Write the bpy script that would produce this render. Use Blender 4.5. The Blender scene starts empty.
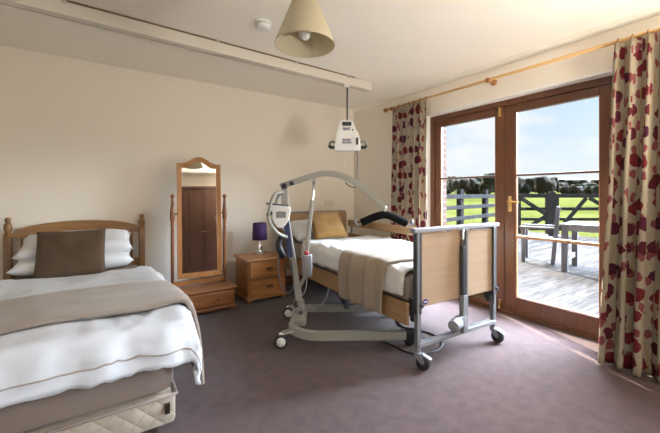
import bpy, bmesh, math, random
from mathutils import Vector, Matrix, noise
random.seed(7)
SC=bpy.context.scene; C=SC.collection
PI=math.pi

# ---------------------------------------------------------------- materials
def newmat(name):
    m=bpy.data.materials.new(name); m.use_nodes=True
    nt=m.node_tree; b=nt.nodes['Principled BSDF']; return m,nt,b
def N(nt,t,**k):
    n=nt.nodes.new(t)
    for a,v in k.items():
        if a in n.inputs: n.inputs[a].default_value=v
        else: setattr(n,a,v)
    return n
def L(nt,a,b): nt.links.new(a,b)
def ramp(nt,stops,interp='LINEAR'):
    r=nt.nodes.new('ShaderNodeValToRGB'); r.color_ramp.interpolation=interp
    e=r.color_ramp.elements
    while len(e)<len(stops): e.new(.5)
    for i,(p,c) in enumerate(stops):
        e[i].position=p; e[i].color=(*c,1)
    return r
def plain(name,col,rough=.5,metal=0,bump=0,bscale=200,spec=.5,sheen=0,var=0):
    m,nt,b=newmat(name)
    b.inputs['Base Color'].default_value=(*col,1); b.inputs['Roughness'].default_value=rough
    b.inputs['Metallic'].default_value=metal; b.inputs['Specular IOR Level'].default_value=spec
    if sheen: b.inputs['Sheen Weight'].default_value=sheen
    tc=nt.nodes.new('ShaderNodeTexCoord')
    if bump:
        n=N(nt,'ShaderNodeTexNoise'); n.inputs['Scale'].default_value=bscale; n.inputs['Detail'].default_value=3
        L(nt,tc.outputs['Object'],n.inputs['Vector'])
        bp=nt.nodes.new('ShaderNodeBump'); bp.inputs['Strength'].default_value=bump; bp.inputs['Distance'].default_value=.01
        L(nt,n.outputs['Fac'],bp.inputs['Height']); L(nt,bp.outputs['Normal'],b.inputs['Normal'])
    if var:
        n=N(nt,'ShaderNodeTexNoise'); n.inputs['Scale'].default_value=9; n.inputs['Detail'].default_value=6
        L(nt,tc.outputs['Object'],n.inputs['Vector'])
        r=ramp(nt,[(.3,tuple(c*(1-var) for c in col)),(.7,tuple(min(1,c*(1+var)) for c in col))])
        L(nt,n.outputs['Fac'],r.inputs['Fac']); L(nt,r.outputs['Color'],b.inputs['Base Color'])
    return m
def wood(name,c1,c2,rough=.35,axis='X',scale=1.0,bump=.08):
    m,nt,b=newmat(name)
    tc=nt.nodes.new('ShaderNodeTexCoord'); mp=nt.nodes.new('ShaderNodeMapping')
    s={'X':(1.2,14,14),'Y':(14,1.2,14),'Z':(14,14,1.2)}[axis]
    mp.inputs['Scale'].default_value=tuple(v*scale for v in s)
    L(nt,tc.outputs['Object'],mp.inputs['Vector'])
    n=N(nt,'ShaderNodeTexNoise'); n.inputs['Scale'].default_value=2.2; n.inputs['Detail'].default_value=6; n.inputs['Distortion'].default_value=1.2
    L(nt,mp.outputs['Vector'],n.inputs['Vector'])
    r=ramp(nt,[(.3,c1),(.7,c2)]); L(nt,n.outputs['Fac'],r.inputs['Fac']); L(nt,r.outputs['Color'],b.inputs['Base Color'])
    b.inputs['Roughness'].default_value=rough
    bp=nt.nodes.new('ShaderNodeBump'); bp.inputs['Strength'].default_value=bump; bp.inputs['Distance'].default_value=.004
    L(nt,n.outputs['Fac'],bp.inputs['Height']); L(nt,bp.outputs['Normal'],b.inputs['Normal'])
    return m
M={}
M['wall']=plain('wall_paint',(.80,.74,.64),.85,bump=.05,bscale=60,spec=.2)
M['ceil']=plain('ceiling_paint',(.88,.84,.75),.9,bump=.04,bscale=40,spec=.2)
M['white_paint']=plain('white_paint',(.80,.79,.75),.5)
M['pineX']=wood('pine_x',(.24,.095,.026),(.37,.155,.042),.3,'X')
M['pineZ']=wood('pine_z',(.24,.095,.026),(.37,.155,.042),.3,'Z')
M['dpineX']=wood('dark_pine_x',(.15,.05,.016),(.25,.09,.026),.3,'X')
M['dpineZ']=wood('dark_pine_z',(.15,.05,.016),(.25,.09,.026),.3,'Z')
M['bedpineX']=wood('bed_pine_x',(.20,.095,.034),(.30,.15,.052),.35,'X')
M['bedpineZ']=wood('bed_pine_z',(.19,.09,.032),(.28,.14,.05),.35,'Z')
M['doorZ']=wood('door_stain_z',(.085,.032,.014),(.15,.056,.023),.3,'Z')
M['doorY']=wood('door_stain_y',(.085,.032,.014),(.15,.056,.023),.3,'Y')
M['beadY']=wood('bead_y',(.40,.20,.08),(.5,.27,.12),.35,'Y')
M['poleY']=wood('pole_y',(.55,.33,.13),(.65,.42,.18),.3,'Y')
M['beech']=wood('beech',(.38,.265,.17),(.43,.305,.20),.4,'X',.6,.03)
M['beechY']=wood('beech_y',(.29,.165,.075),(.37,.22,.105),.4,'Y',.6,.03)
M['wardrobe']=wood('wardrobe_wood',(.045,.017,.009),(.08,.03,.015),.4,'Z')
M['deckwood']=None
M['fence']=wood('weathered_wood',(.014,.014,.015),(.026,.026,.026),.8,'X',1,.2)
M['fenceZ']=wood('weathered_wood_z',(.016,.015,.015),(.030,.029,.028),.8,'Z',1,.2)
M['silverwood']=wood('silver_wood',(.15,.145,.14),(.21,.205,.195),.8,'Y',1,.2)
M['silverwoodZ']=wood('silver_wood_z',(.09,.09,.092),(.14,.14,.142),.8,'Z',1,.2)
M['chrome']=plain('chrome',(.75,.75,.76),.15,1)
M['steel']=plain('brushed_nickel',(.55,.53,.50),.3,1)
M['brass']=plain('brass',(.78,.55,.22),.25,1)
M['darkmetal']=plain('antique_metal',(.06,.045,.035),.4,.8)
M['grey']=plain('grey_powder_coat',(.20,.205,.215),.4,.3)
M['dgrey']=plain('dark_grey_metal',(.055,.058,.065),.45,.3)
M['alu']=plain('aluminium',(.27,.28,.30),.5,.4)
M['hoist']=plain('hoist_enamel',(.29,.28,.25),.3)
M['hoistd']=plain('hoist_grey_plastic',(.22,.225,.235),.45)
M['rubber']=plain('black_rubber',(.012,.012,.014),.6)
M['black']=plain('black_plastic',(.015,.015,.018),.35)
M['foam']=plain('black_foam',(.006,.006,.007),1,bump=.3,bscale=150,spec=.1)
M['whiteplastic']=plain('white_plastic',(.78,.78,.76),.35)
M['track']=plain('cream_track',(.62,.58,.50),.45)
M['trackline']=plain('track_groove',(.16,.10,.05),.6)
M['blue']=plain('blue_print',(.02,.02,.18),.4)
M['whiteprint']=plain('white_print',(.8,.8,.85),.4)
M['screen']=plain('dark_screen',(.02,.03,.03),.15)
M['red']=plain('red_plastic',(.35,.04,.03),.4)
M['sheet']=plain('white_cotton',(.52,.53,.55),.85,bump=.08,bscale=500,spec=.2,sheen=.1)
M['pillow']=plain('white_pillow_cotton',(.62,.63,.65),.85,bump=.08,bscale=500,spec=.2,sheen=.1)
M['cream_sheet']=plain('cream_cotton',(.66,.64,.60),.85,bump=.08,bscale=500,spec=.2)
M['taupe']=plain('taupe_wool',(.26,.21,.17),.95,bump=.5,bscale=350,spec=.1,sheen=.3,var=.08)
M['throw']=plain('beige_throw',(.31,.24,.17),.95,bump=.5,bscale=350,spec=.1,sheen=.3,var=.08)
M['brown_cushion']=plain('brown_cushion',(.095,.062,.038),.95,bump=.6,bscale=260,spec=.1,sheen=.1,var=.12)
M['gold_cushion']=plain('gold_cushion',(.24,.125,.035),.95,bump=.6,bscale=260,spec=.1,sheen=.2,var=.1)
M['mattress']=plain('taupe_sheet',(.19,.145,.12),.9,bump=.1,bscale=200,spec=.2)
M['bluematt']=plain('hospital_mattress',(.25,.2,.16),.8)
M['bulb']=plain('bulb_glass',(.85,.86,.86),.15)
M['leaf1']=plain('leaf_green',(.016,.020,.012),.9,var=.5)
M['leaf2']=plain('leaf_olive',(.022,.023,.013),.9,var=.5)
M['leaf3']=plain('winter_twigs',(.030,.026,.021),.9,var=.5)
M['bark']=plain('bark',(.06,.045,.035),.9)

def mk_quilt():
    m,nt,b=newmat('quilted_damask')
    tc=nt.nodes.new('ShaderNodeTexCoord')
    sep=nt.nodes.new('ShaderNodeSeparateXYZ'); L(nt,tc.outputs['Object'],sep.inputs[0])
    def mth(op,a,bv=None):
        n=nt.nodes.new('ShaderNodeMath'); n.operation=op
        for i,v in enumerate((a,bv)):
            if v is None: continue
            if isinstance(v,(int,float)): n.inputs[i].default_value=v
            else: L(nt,v,n.inputs[i])
        return n.outputs[0]
    s=mth('ADD',sep.outputs['X'],sep.outputs['Y'])
    a=mth('SINE',mth('MULTIPLY',mth('ADD',s,sep.outputs['Z']),38)); c=mth('SINE',mth('MULTIPLY',mth('SUBTRACT',s,sep.outputs['Z']),38))
    h=mth('POWER',mth('ABSOLUTE',mth('MULTIPLY',a,c)),.4)
    bp=nt.nodes.new('ShaderNodeBump'); bp.inputs['Strength'].default_value=.35; bp.inputs['Distance'].default_value=.02
    L(nt,h,bp.inputs['Height']); L(nt,bp.outputs['Normal'],b.inputs['Normal'])
    b.inputs['Base Color'].default_value=(.30,.25,.19,1); b.inputs['Roughness'].default_value=.8
    return m
for k_ in ('fence','fenceZ','silverwood','silverwoodZ','leaf1','leaf2','leaf3'): M[k_].node_tree.nodes['Principled BSDF'].inputs['Specular IOR Level'].default_value=.03
M['quilt']=mk_quilt()
def mk_carpet():
    m,nt,b=newmat('carpet'); tc=nt.nodes.new('ShaderNodeTexCoord')
    n=N(nt,'ShaderNodeTexNoise'); n.inputs['Scale'].default_value=220; n.inputs['Detail'].default_value=2
    n2=N(nt,'ShaderNodeTexNoise'); n2.inputs['Scale'].default_value=14; n2.inputs['Detail'].default_value=5
    for q in (n,n2): L(nt,tc.outputs['Object'],q.inputs['Vector'])
    r=ramp(nt,[(.35,(.056,.032,.028)),(.65,(.075,.044,.039))]); L(nt,n2.outputs['Fac'],r.inputs['Fac'])
    r2=ramp(nt,[(.3,(.8,.8,.8)),(.7,(1.15,1.15,1.15))]); L(nt,n.outputs['Fac'],r2.inputs['Fac'])
    mx=nt.nodes.new('ShaderNodeMix'); mx.data_type='RGBA'; mx.blend_type='MULTIPLY'; mx.inputs[0].default_value=1
    L(nt,r.outputs['Color'],mx.inputs[6]); L(nt,r2.outputs['Color'],mx.inputs[7]); L(nt,mx.outputs[2],b.inputs['Base Color'])
    b.inputs['Roughness'].default_value=1; b.inputs['Specular IOR Level'].default_value=.1
    b.inputs['Sheen Weight'].default_value=.15
    bp=nt.nodes.new('ShaderNodeBump'); bp.inputs['Strength'].default_value=.5; bp.inputs['Distance'].default_value=.006
    L(nt,n.outputs['Fac'],bp.inputs['Height']); L(nt,bp.outputs['Normal'],b.inputs['Normal'])
    return m
M['carpet']=mk_carpet()
def mk_curtain():
    m,nt,b=newmat('floral_curtain')
    uv=nt.nodes.new('ShaderNodeUVMap')
    n=N(nt,'ShaderNodeTexNoise'); n.inputs['Scale'].default_value=14; n.inputs['Detail'].default_value=2
    L(nt,uv.outputs[0],n.inputs['Vector'])
    mix=nt.nodes.new('ShaderNodeMix'); mix.data_type='RGBA'; mix.blend_type='LINEAR_LIGHT'; mix.inputs[0].default_value=.032
    L(nt,uv.outputs[0],mix.inputs[6]); L(nt,n.outputs['Color'],mix.inputs[7])
    def vor(scale,off,thr,stretch=(1,1,1)):
        mp=nt.nodes.new('ShaderNodeMapping'); mp.inputs['Location'].default_value=off; mp.inputs['Scale'].default_value=stretch
        L(nt,mix.outputs[2],mp.inputs['Vector'])
        v=nt.nodes.new('ShaderNodeTexVoronoi'); v.voronoi_dimensions='2D'; v.inputs['Scale'].default_value=scale; v.inputs['Randomness'].default_value=.55
        L(nt,mp.outputs[0],v.inputs['Vector'])
        c=nt.nodes.new('ShaderNodeMath'); c.operation='LESS_THAN'; c.inputs[1].default_value=thr
        L(nt,v.outputs['Distance'],c.inputs[0]); return v,c
    v1,c1=vor(8.0,(0,0,0),.29,(1,.85,1)); v2,c2=vor(12,(.37,.21,0),.2,(1,.5,1))
    cr=nt.nodes.new('ShaderNodeSeparateColor'); L(nt,v1.outputs['Color'],cr.inputs[0])
    r=ramp(nt,[(0,(.12,.014,.018)),(.45,(.12,.014,.018)),(.46,(.05,.010,.025)),(1,(.085,.012,.016))]); L(nt,cr.outputs[0],r.inputs['Fac'])
    # stems: wavy vertical lines
    sp=nt.nodes.new('ShaderNodeSeparateXYZ'); L(nt,mix.outputs[2],sp.inputs[0])
    def mth(op,a,bv=None):
        q=nt.nodes.new('ShaderNodeMath'); q.operation=op
        for i,v in enumerate((a,bv)):
            if v is None: continue
            if isinstance(v,(int,float)): q.inputs[i].default_value=v
            else: L(nt,v,q.inputs[i])
        return q.outputs[0]
    w=mth('ADD',sp.outputs[0],mth('MULTIPLY',mth('SINE',mth('MULTIPLY',sp.outputs[1],11)),.018))
    st=mth('LESS_THAN',mth('ABSOLUTE',mth('SUBTRACT',mth('FRACT',mth('MULTIPLY',w,7)),.5)),.04)
    a=nt.nodes.new('ShaderNodeMix'); a.data_type='RGBA'; a.inputs[6].default_value=(.28,.235,.17,1); a.inputs[7].default_value=(.27,.20,.10,1); L(nt,st,a.inputs[0])
    b2=nt.nodes.new('ShaderNodeMix'); b2.data_type='RGBA'; L(nt,c2.outputs[0],b2.inputs[0]); L(nt,a.outputs[2],b2.inputs[6]); b2.inputs[7].default_value=(.17,.045,.05,1)
    gt=mth('MULTIPLY',c1.outputs[0],mth('GREATER_THAN',cr.outputs[1],.22))
    d=nt.nodes.new('ShaderNodeMix'); d.data_type='RGBA'; L(nt,gt,d.inputs[0]); L(nt,b2.outputs[2],d.inputs[6]); L(nt,r.outputs['Color'],d.inputs[7])
    L(nt,d.outputs[2],b.inputs['Base Color']); b.inputs['Roughness'].default_value=.9; b.inputs['Specular IOR Level'].default_value=.15
    return m
M['curtain']=mk_curtain()
def thin(name,tint,gl=.06,body=None,amt=0):
    m=bpy.data.materials.new(name); m.use_nodes=True; nt=m.node_tree; nt.nodes.clear()
    o=nt.nodes.new('ShaderNodeOutputMaterial'); t=nt.nodes.new('ShaderNodeBsdfTransparent'); t.inputs[0].default_value=(*tint,1)
    g=nt.nodes.new('ShaderNodeBsdfGlossy'); g.inputs['Roughness'].default_value=.01
    lw=nt.nodes.new('ShaderNodeLayerWeight'); lw.inputs['Blend'].default_value=.5
    pw=nt.nodes.new('ShaderNodeMath'); pw.operation='POWER'; pw.inputs[1].default_value=5; L(nt,lw.outputs['Facing'],pw.inputs[0])
    f=nt.nodes.new('ShaderNodeMath'); f.operation='MULTIPLY_ADD'; f.inputs[1].default_value=.6; f.inputs[2].default_value=.02; L(nt,pw.outputs[0],f.inputs[0])
    mx=nt.nodes.new('ShaderNodeMixShader'); L(nt,f.outputs[0],mx.inputs[0]); L(nt,t.outputs[0],mx.inputs[1]); L(nt,g.outputs[0],mx.inputs[2]); L(nt,mx.outputs[0],o.inputs[0])
    return m
M['glass']=thin('window_glass',(.97,.98,.98))
def mk_shade(name,col,tr):
    m,nt,b=newmat(name); b.inputs['Base Color'].default_value=(*col,1); b.inputs['Roughness'].default_value=.8
    t=nt.nodes.new('ShaderNodeBsdfTranslucent'); t.inputs[0].default_value=(*col,1)
    mx=nt.nodes.new('ShaderNodeMixShader'); mx.inputs[0].default_value=tr
    o=nt.nodes['Material Output']; L(nt,b.outputs[0],mx.inputs[1]); L(nt,t.outputs[0],mx.inputs[2]); L(nt,mx.outputs[0],o.inputs[0]); return m
M['shade']=mk_shade('cream_lamp_shade',(.66,.60,.44),.35)
M['purple']=mk_shade('purple_lamp_shade',(.035,.01,.07),.1)
M['mirror']=plain('mirror_silver',(.9,.9,.88),.01,1)
def mk_deck():
    m,nt,b=newmat('deck_boards'); tc=nt.nodes.new('ShaderNodeTexCoord')
    mp=nt.nodes.new('ShaderNodeMapping'); mp.inputs['Rotation'].default_value=(0,0,0)
    L(nt,tc.outputs['Object'],mp.inputs['Vector'])
    br=nt.nodes.new('ShaderNodeTexBrick'); br.inputs['Scale'].default_value=1; br.inputs['Brick Width'].default_value=3.6; br.inputs['Row Height'].default_value=.14
    br.inputs['Mortar Size'].default_value=.006; br.inputs['Color1'].default_value=(.036,.034,.032,1); br.inputs['Color2'].default_value=(.054,.051,.049,1); br.inputs['Mortar'].default_value=(.04,.035,.03,1)
    L(nt,mp.outputs[0],br.inputs['Vector'])
    n=N(nt,'ShaderNodeTexNoise'); n.inputs['Scale'].default_value=3; n.inputs['Detail'].default_value=8; mp2=nt.nodes.new('ShaderNodeMapping'); mp2.inputs['Scale'].default_value=(1,8,1)
    L(nt,tc.outputs['Object'],mp2.inputs[0]); L(nt,mp2.outputs[0],n.inputs['Vector'])
    r=ramp(nt,[(.35,(.75,.75,.75)),(.65,(1.25,1.25,1.25))]); L(nt,n.outputs['Fac'],r.inputs['Fac'])
    mx=nt.nodes.new('ShaderNodeMix'); mx.data_type='RGBA'; mx.blend_type='MULTIPLY'; mx.inputs[0].default_value=1
    L(nt,br.outputs['Color'],mx.inputs[6]); L(nt,r.outputs['Color'],mx.inputs[7]); L(nt,mx.outputs[2],b.inputs['Base Color']); b.inputs['Roughness'].default_value=1; b.inputs['Specular IOR Level'].default_value=0
    return m
M['deck']=mk_deck()
def mk_brick():
    m,nt,b=newmat('exterior_brick'); tc=nt.nodes.new('ShaderNodeTexCoord')
    mp=nt.nodes.new('ShaderNodeMapping'); mp.inputs['Rotation'].default_value=(PI/2,0,0); L(nt,tc.outputs['Object'],mp.inputs['Vector'])
    br=nt.nodes.new('ShaderNodeTexBrick'); br.inputs['Scale'].default_value=1; br.inputs['Brick Width'].default_value=.22; br.inputs['Row Height'].default_value=.075; br.inputs['Mortar Size'].default_value=.008
    br.inputs['Color1'].default_value=(.07,.03,.02,1); br.inputs['Color2'].default_value=(.09,.045,.03,1); br.inputs['Mortar'].default_value=(.12,.11,.10,1)
    L(nt,mp.outputs[0],br.inputs['Vector']); L(nt,br.outputs['Color'],b.inputs['Base Color']); b.inputs['Roughness'].default_value=.9
    return m
M['brick']=mk_brick()
def mk_grass():
    m,nt,b=newmat('pasture_grass'); tc=nt.nodes.new('ShaderNodeTexCoord')
    n=N(nt,'ShaderNodeTexNoise'); n.inputs['Scale'].default_value=.12; n.inputs['Detail'].default_value=8
    L(nt,tc.outputs['Object'],n.inputs['Vector'])
    r=ramp(nt,[(.35,(.026,.031,.007)),(.65,(.044,.046,.013))]); L(nt,n.outputs['Fac'],r.inputs['Fac']); L(nt,r.outputs['Color'],b.inputs['Base Color'])
    b.inputs['Roughness'].default_value=1; b.inputs['Specular IOR Level'].default_value=0; return m
M['grass']=mk_grass()
M['hill']=plain('distant_hill',(.05,.062,.066),1,var=.35)

# ---------------------------------------------------------------- mesh helpers
def link(name,bm,mat,parent=None,smooth=False):
    me=bpy.data.meshes.new(name); bmesh.ops.recalc_face_normals(bm,faces=bm.faces[:]) if not getattr(bm,'_nr',False) else None
    bm.to_mesh(me); bm.free()
    if smooth:
        for p in me.polygons: p.use_smooth=True
    me.materials.append(mat); o=bpy.data.objects.new(name,me); C.objects.link(o)
    if parent: o.parent=parent
    return o
def smooth_angle(o,ang=40):
    me=o.data
    for p in me.polygons: p.use_smooth=True
    b=bmesh.new(); b.from_mesh(me)
    for e in b.edges:
        e.smooth = not (len(e.link_faces)==2 and e.calc_face_angle(0)>math.radians(ang))
    b.to_mesh(me); b.free(); return o
def tag(o,label=None,cat=None,group=None,kind=None):
    if label: o['label']=label
    if cat: o['category']=cat
    if group: o['group']=group
    if kind: o['kind']=kind
    return o
def thing(name,label,cat,loc=(0,0,0),rz=0,group=None):
    o=bpy.data.objects.new(name,None); o.empty_display_size=.1; C.objects.link(o); o.location=loc; o.rotation_euler=(0,0,rz)
    return tag(o,label,cat,group)
def box(bm,x0,x1,y0,y1,z0,z1,bev=0,M4=None):
    g=bmesh.ops.create_cube(bm,size=1)['verts']
    T=Matrix.Translation(((x0+x1)/2,(y0+y1)/2,(z0+z1)/2))@Matrix.Diagonal((abs(x1-x0),abs(y1-y0),abs(z1-z0),1))
    if M4 is not None: T=M4@T
    bmesh.ops.transform(bm,matrix=T,verts=g)
    if bev:
        es=list({e for v in g for e in v.link_edges})
        bmesh.ops.bevel(bm,geom=es,offset=bev,segments=2,affect='EDGES',profile=.5)
def bar(bm,p0,p1,w,h,bev=0,up=(0,0,1)):
    """box beam between two points, w across, h in the up direction"""
    p0=Vector(p0);p1=Vector(p1);d=p1-p0;l=d.length;x=d.normalized();u=Vector(up)
    if abs(x.dot(u))>.99: u=Vector((0,1,0))
    y=u.cross(x).normalized();z=x.cross(y)
    T=Matrix.Translation((p0+p1)/2)@Matrix((x,y,z)).transposed().to_4x4()
    box(bm,-l/2,l/2,-w/2,w/2,-h/2,h/2,bev,T)
def tube(bm,pts,r,seg=10,flat=1.0,cap=True):
    pts=[Vector(p) for p in pts]; n=len(pts); rs=r if isinstance(r,(list,tuple)) else [r]*n
    rings=[]; prev=None
    for i,p in enumerate(pts):
        t=(pts[min(i+1,n-1)]-pts[max(i-1,0)]).normalized()
        if prev is None:
            a=Vector((0,0,1)) if abs(t.z)<.9 else Vector((1,0,0)); u=t.cross(a).normalized()
        else: u=(prev-t*prev.dot(t)).normalized()
        prev=u; v=t.cross(u)
        rings.append([bm.verts.new(p+(u*math.cos(2*PI*k/seg)+v*math.sin(2*PI*k/seg)*flat)*rs[i]) for k in range(seg)])
    for a,b in zip(rings,rings[1:]):
        for k in range(seg): bm.faces.new((a[k],a[(k+1)%seg],b[(k+1)%seg],b[k]))
    if cap: bm.faces.new(rings[0]); bm.faces.new(rings[-1][::-1])
def spline(pts,k=6):
    P=[Vector(p) for p in pts]; out=[]
    for i in range(len(P)-1):
        a=P[max(i-1,0)];b=P[i];c=P[i+1];d=P[min(i+2,len(P)-1)]
        for j in range(k):
            t=j/k; out.append(.5*((2*b)+(c-a)*t+(2*a-5*b+4*c-d)*t*t+(-a+3*b-3*c+d)*t**3))
    out.append(P[-1]); return out
def lathe(bm,prof,c=(0,0,0),seg=24,axis='Z',cap=True):
    c=Vector(c); rings=[]
    for r,h in prof:
        ring=[]
        for k in range(seg):
            a=2*PI*k/seg; x,y=r*math.cos(a),r*math.sin(a)
            v={'Z':(x,y,h),'Y':(x,h,y),'X':(h,x,y)}[axis]
            ring.append(bm.verts.new(c+Vector(v)))
        rings.append(ring)
    for a,b in zip(rings,rings[1:]):
        for k in range(seg): bm.faces.new((a[k],a[(k+1)%seg],b[(k+1)%seg],b[k]))
    if cap:
        bm.faces.new(rings[0][::-1]); bm.faces.new(rings[-1])
def prism(bm,poly,y0,y1,axis='Y'):
    """poly of (a,b): extruded along axis. axis Y -> (x,z), X -> (y,z), Z -> (x,y)"""
    def P(a,b,h): return {'Y':(a,h,b),'X':(h,a,b),'Z':(a,b,h)}[axis]
    A=[bm.verts.new(P(a,b,y0)) for a,b in poly]; B=[bm.verts.new(P(a,b,y1)) for a,b in poly]
    bm.faces.new(A); bm.faces.new(B[::-1]); n=len(poly)
    for i in range(n): bm.faces.new((A[i],A[(i+1)%n],B[(i+1)%n],B[i]))
def grid(bm,fn,nu,nv,uv=None):
    V=[[bm.verts.new(fn(i/nu,j/nv)) for j in range(nv+1)] for i in range(nu+1)]
    lay=bm.loops.layers.uv.new('UVMap') if uv else None
    for i in range(nu):
        for j in range(nv):
            f=bm.faces.new((V[i][j],V[i+1][j],V[i+1][j+1],V[i][j+1]))
            if uv:
                for l,(a,b) in zip(f.loops,((i,j),(i+1,j),(i+1,j+1),(i,j+1))): l[lay].uv=uv(a/nu,b/nv)
def solid(o,t,sub=0,off=0):
    m=o.modifiers.new('thickness','SOLIDIFY'); m.thickness=t; m.offset=off
    if sub: s=o.modifiers.new('smooth','SUBSURF'); s.levels=sub; s.render_levels=sub
    return o
def nz(x,y,z=0,s=1.0): return noise.noise(Vector((x*s,y*s,z*s)))
def cushion_mesh(w,h,t,seed=0,n=18,pinch=.06,wr=.006):
    """pillow lying in XY, thickness Z, closed"""
    bm=bmesh.new()
    def f(sgn):
        def g(u,v):
            a=2*u-1;b=2*v-1
            ins=1-pinch*(1-abs(a)**2)*abs(b)**3; ins2=1-pinch*(1-abs(b)**2)*abs(a)**3
            x=a*w/2*ins2; y=b*h/2*ins
            k=max(0,(1-a**4))**.5*max(0,(1-b**4))**.5
            z=sgn*t/2*(k**.8)+ (wr*nz(a*2+seed,b*2,sgn*3+seed)*2 + wr*nz(a*6+seed,b*5,sgn))*min(1,k*2)
            return (x,y,z)
        return g
    grid(bm,f(1),n,n); grid(bm,f(-1),n,n)
    bmesh.ops.remove_doubles(bm,verts=bm.verts[:],dist=.0008)
    return bm
def drape_fn(x0,x1,yfoot,ytop,ovl,ovr,ovf,zt,r=.09,wr=.01,seed=0,lift=None,hang_wr=.02,foot_sign=-1):
    """cloth over a block. x0..x1 block sides, hang ovl / ovr, yfoot foot edge with hang ovf, ytop head edge"""
    W=(x1-x0)+ovl+ovr; H=(ytop-yfoot)+ovf
    def g(u,v):
        a=x0-ovl+u*W; b=yfoot-ovf+v*H
        ax=max(0,a-x1) if a>x1 else (a-x0 if a<x0 else 0); by=max(0,yfoot-b)
        x=min(max(a,x0),x1)+ (math.copysign(r*(1-math.exp(-abs(ax)/r)),ax) if ax else 0)
        y=max(b,yfoot)-r*(1-math.exp(-by/r))
        q=math.hypot(ax,by); z=zt-max(0,q-r*(1-math.exp(-q/r)))
        edge=min(1,q/.12)
        x+= (hang_wr*nz(b*5+seed,a,seed)*edge if ax else 0)+wr*nz(a*6,b*6,seed)*.5
        y+= (hang_wr*nz(a*6+seed,b,seed+4)*edge if by else 0)
        z+= wr*(nz(a*2.3+seed,b*2.3,1)*1.5+nz(a*7,b*5+seed,2)*.6)*(1-edge*.5)
        rg=(1-abs(nz(a*5+seed+3*nz(a*2,b*2,5),b*4,3))*2.2)
        if rg>0: z+=wr*1.1*rg*rg*(.35+.65*min(1,max(0,(yfoot+.45-b)/.3)+ (abs(a-(x0+x1)/2)>(x1-x0)*.42)))
        if q>.03: 
            k2=.5*wr*(nz(a*16+seed,b*16,1)+ .8*nz(a*30,b*30,2)); x+=k2*(1 if ax>0 else -1 if ax<0 else 0); y-=k2 if by else 0
        if lift: z+=lift(a,b)
        return (x,y,z)
    return g
def copy_tree(o,parent=None):
    c=o.copy(); C.objects.link(c); c.parent=parent
    for k in list(o.children): copy_tree(k,c)
    return c
def struct(name,bm,mat,parent=None,smooth=False):
    o=link(name,bm,mat,parent,smooth)
    if not parent: o['kind']='structure'
    return o

# ---------------------------------------------------------------- camera frame helper (constants measured once)
TH=math.atan2(228,332); FW=Vector((math.sin(TH),math.cos(TH),0)); RT=Vector((math.cos(TH),-math.sin(TH),0))
CAMH=1.15
def far(px,d,z=0): # a point at forward distance d in the direction the fence / trees stand in
    p=FW*d+RT*((px-330)/332*d); return Vector((p.x,p.y,z))

XR,YB,ZC=3.10,3.89,2.41
XL,YF=-1.7,-1.9
DY0,DY1,DZ=.83,2.57,2.06
XO=3.50
# ---------------------------------------------------------------- room shell
bm=bmesh.new(); box(bm,XL-.2,XO,YF-.2,YB+.2,-.12,0); struct('floor',bm,M['carpet'])
bm=bmesh.new(); box(bm,XL-.2,XO,YF-.2,YB+.2,ZC,ZC+.15); struct('ceiling',bm,M['ceil'])
bm=bmesh.new(); box(bm,XL-.2,XO,YB,YB+.2,0,ZC); struct('wall_back',bm,M['wall'])
bm=bmesh.new()
box(bm,XL-.2,XL,YF-.2,YB,0,ZC)
struct('wall_left',bm,M['wall'])
# front wall (behind the camera) with an unseen window added for fill light
WX0,WX1,WZ0,WZ1=-1.5,.3,.80,2.15
bm=bmesh.new()
box(bm,XL,WX0,YF-.2,YF,0,ZC); box(bm,WX1,XO,YF-.2,YF,0,ZC); box(bm,WX0,WX1,YF-.2,YF,0,WZ0); box(bm,WX0,WX1,YF-.2,YF,WZ1,ZC)
struct('wall_front',bm,M['wall'])
bm=bmesh.new()
for a,b in ((WX0,WX0+.06),(WX1-.06,WX1),((WX0+WX1)/2-.03,(WX0+WX1)/2+.03)): box(bm,a,b,YF-.12,YF-.06,WZ0,WZ1)
box(bm,WX0,WX1,YF-.12,YF-.06,WZ0,WZ0+.06); box(bm,WX0,WX1,YF-.12,YF-.06,WZ1-.06,WZ1)
struct('added_window_1',bm,M['doorZ'])
bm=bmesh.new()  # unseen second window, added to bring fill light in from the right
for a,b in ((-1.65,-1.59),(-.21,-.15),(-.93,-.87)): box(bm,3.2,3.26,a,b,.8,2.1)
box(bm,3.2,3.26,-1.65,-.15,.8,.86); box(bm,3.2,3.26,-1.65,-.15,2.04,2.1)
struct('added_window_2',bm,M['doorY'])
# right wall with door opening
bm=bmesh.new()
box(bm,XR,XO-.1,DY1,YB,0,ZC); box(bm,XR,XO-.1,-.15,DY0,0,ZC); box(bm,XR,XO-.1,YF,-1.65,0,ZC); box(bm,XR,XO-.1,-1.65,-.15,0,.8); box(bm,XR,XO-.1,-1.65,-.15,2.1,ZC); box(bm,XR,XO-.1,DY0,DY1,DZ,ZC)
struct('wall_right',bm,M['wall'])
bm=bmesh.new()
box(bm,XO-.1,XO,DY1-.01,YB+.2,-.3,3.0); box(bm,XO-.1,XO,-.15,DY0+.01,-.3,3.0); box(bm,XO-.1,XO,YF-.2,-1.65,-.3,3.0); box(bm,XO-.1,XO,-1.65,-.15,-.3,.8); box(bm,XO-.1,XO,-1.65,-.15,2.1,3.0); box(bm,XO-.1,XO,DY0+.01,DY1-.01,DZ+.01,3.0)
struct('wall_exterior',bm,M['brick'])
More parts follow.
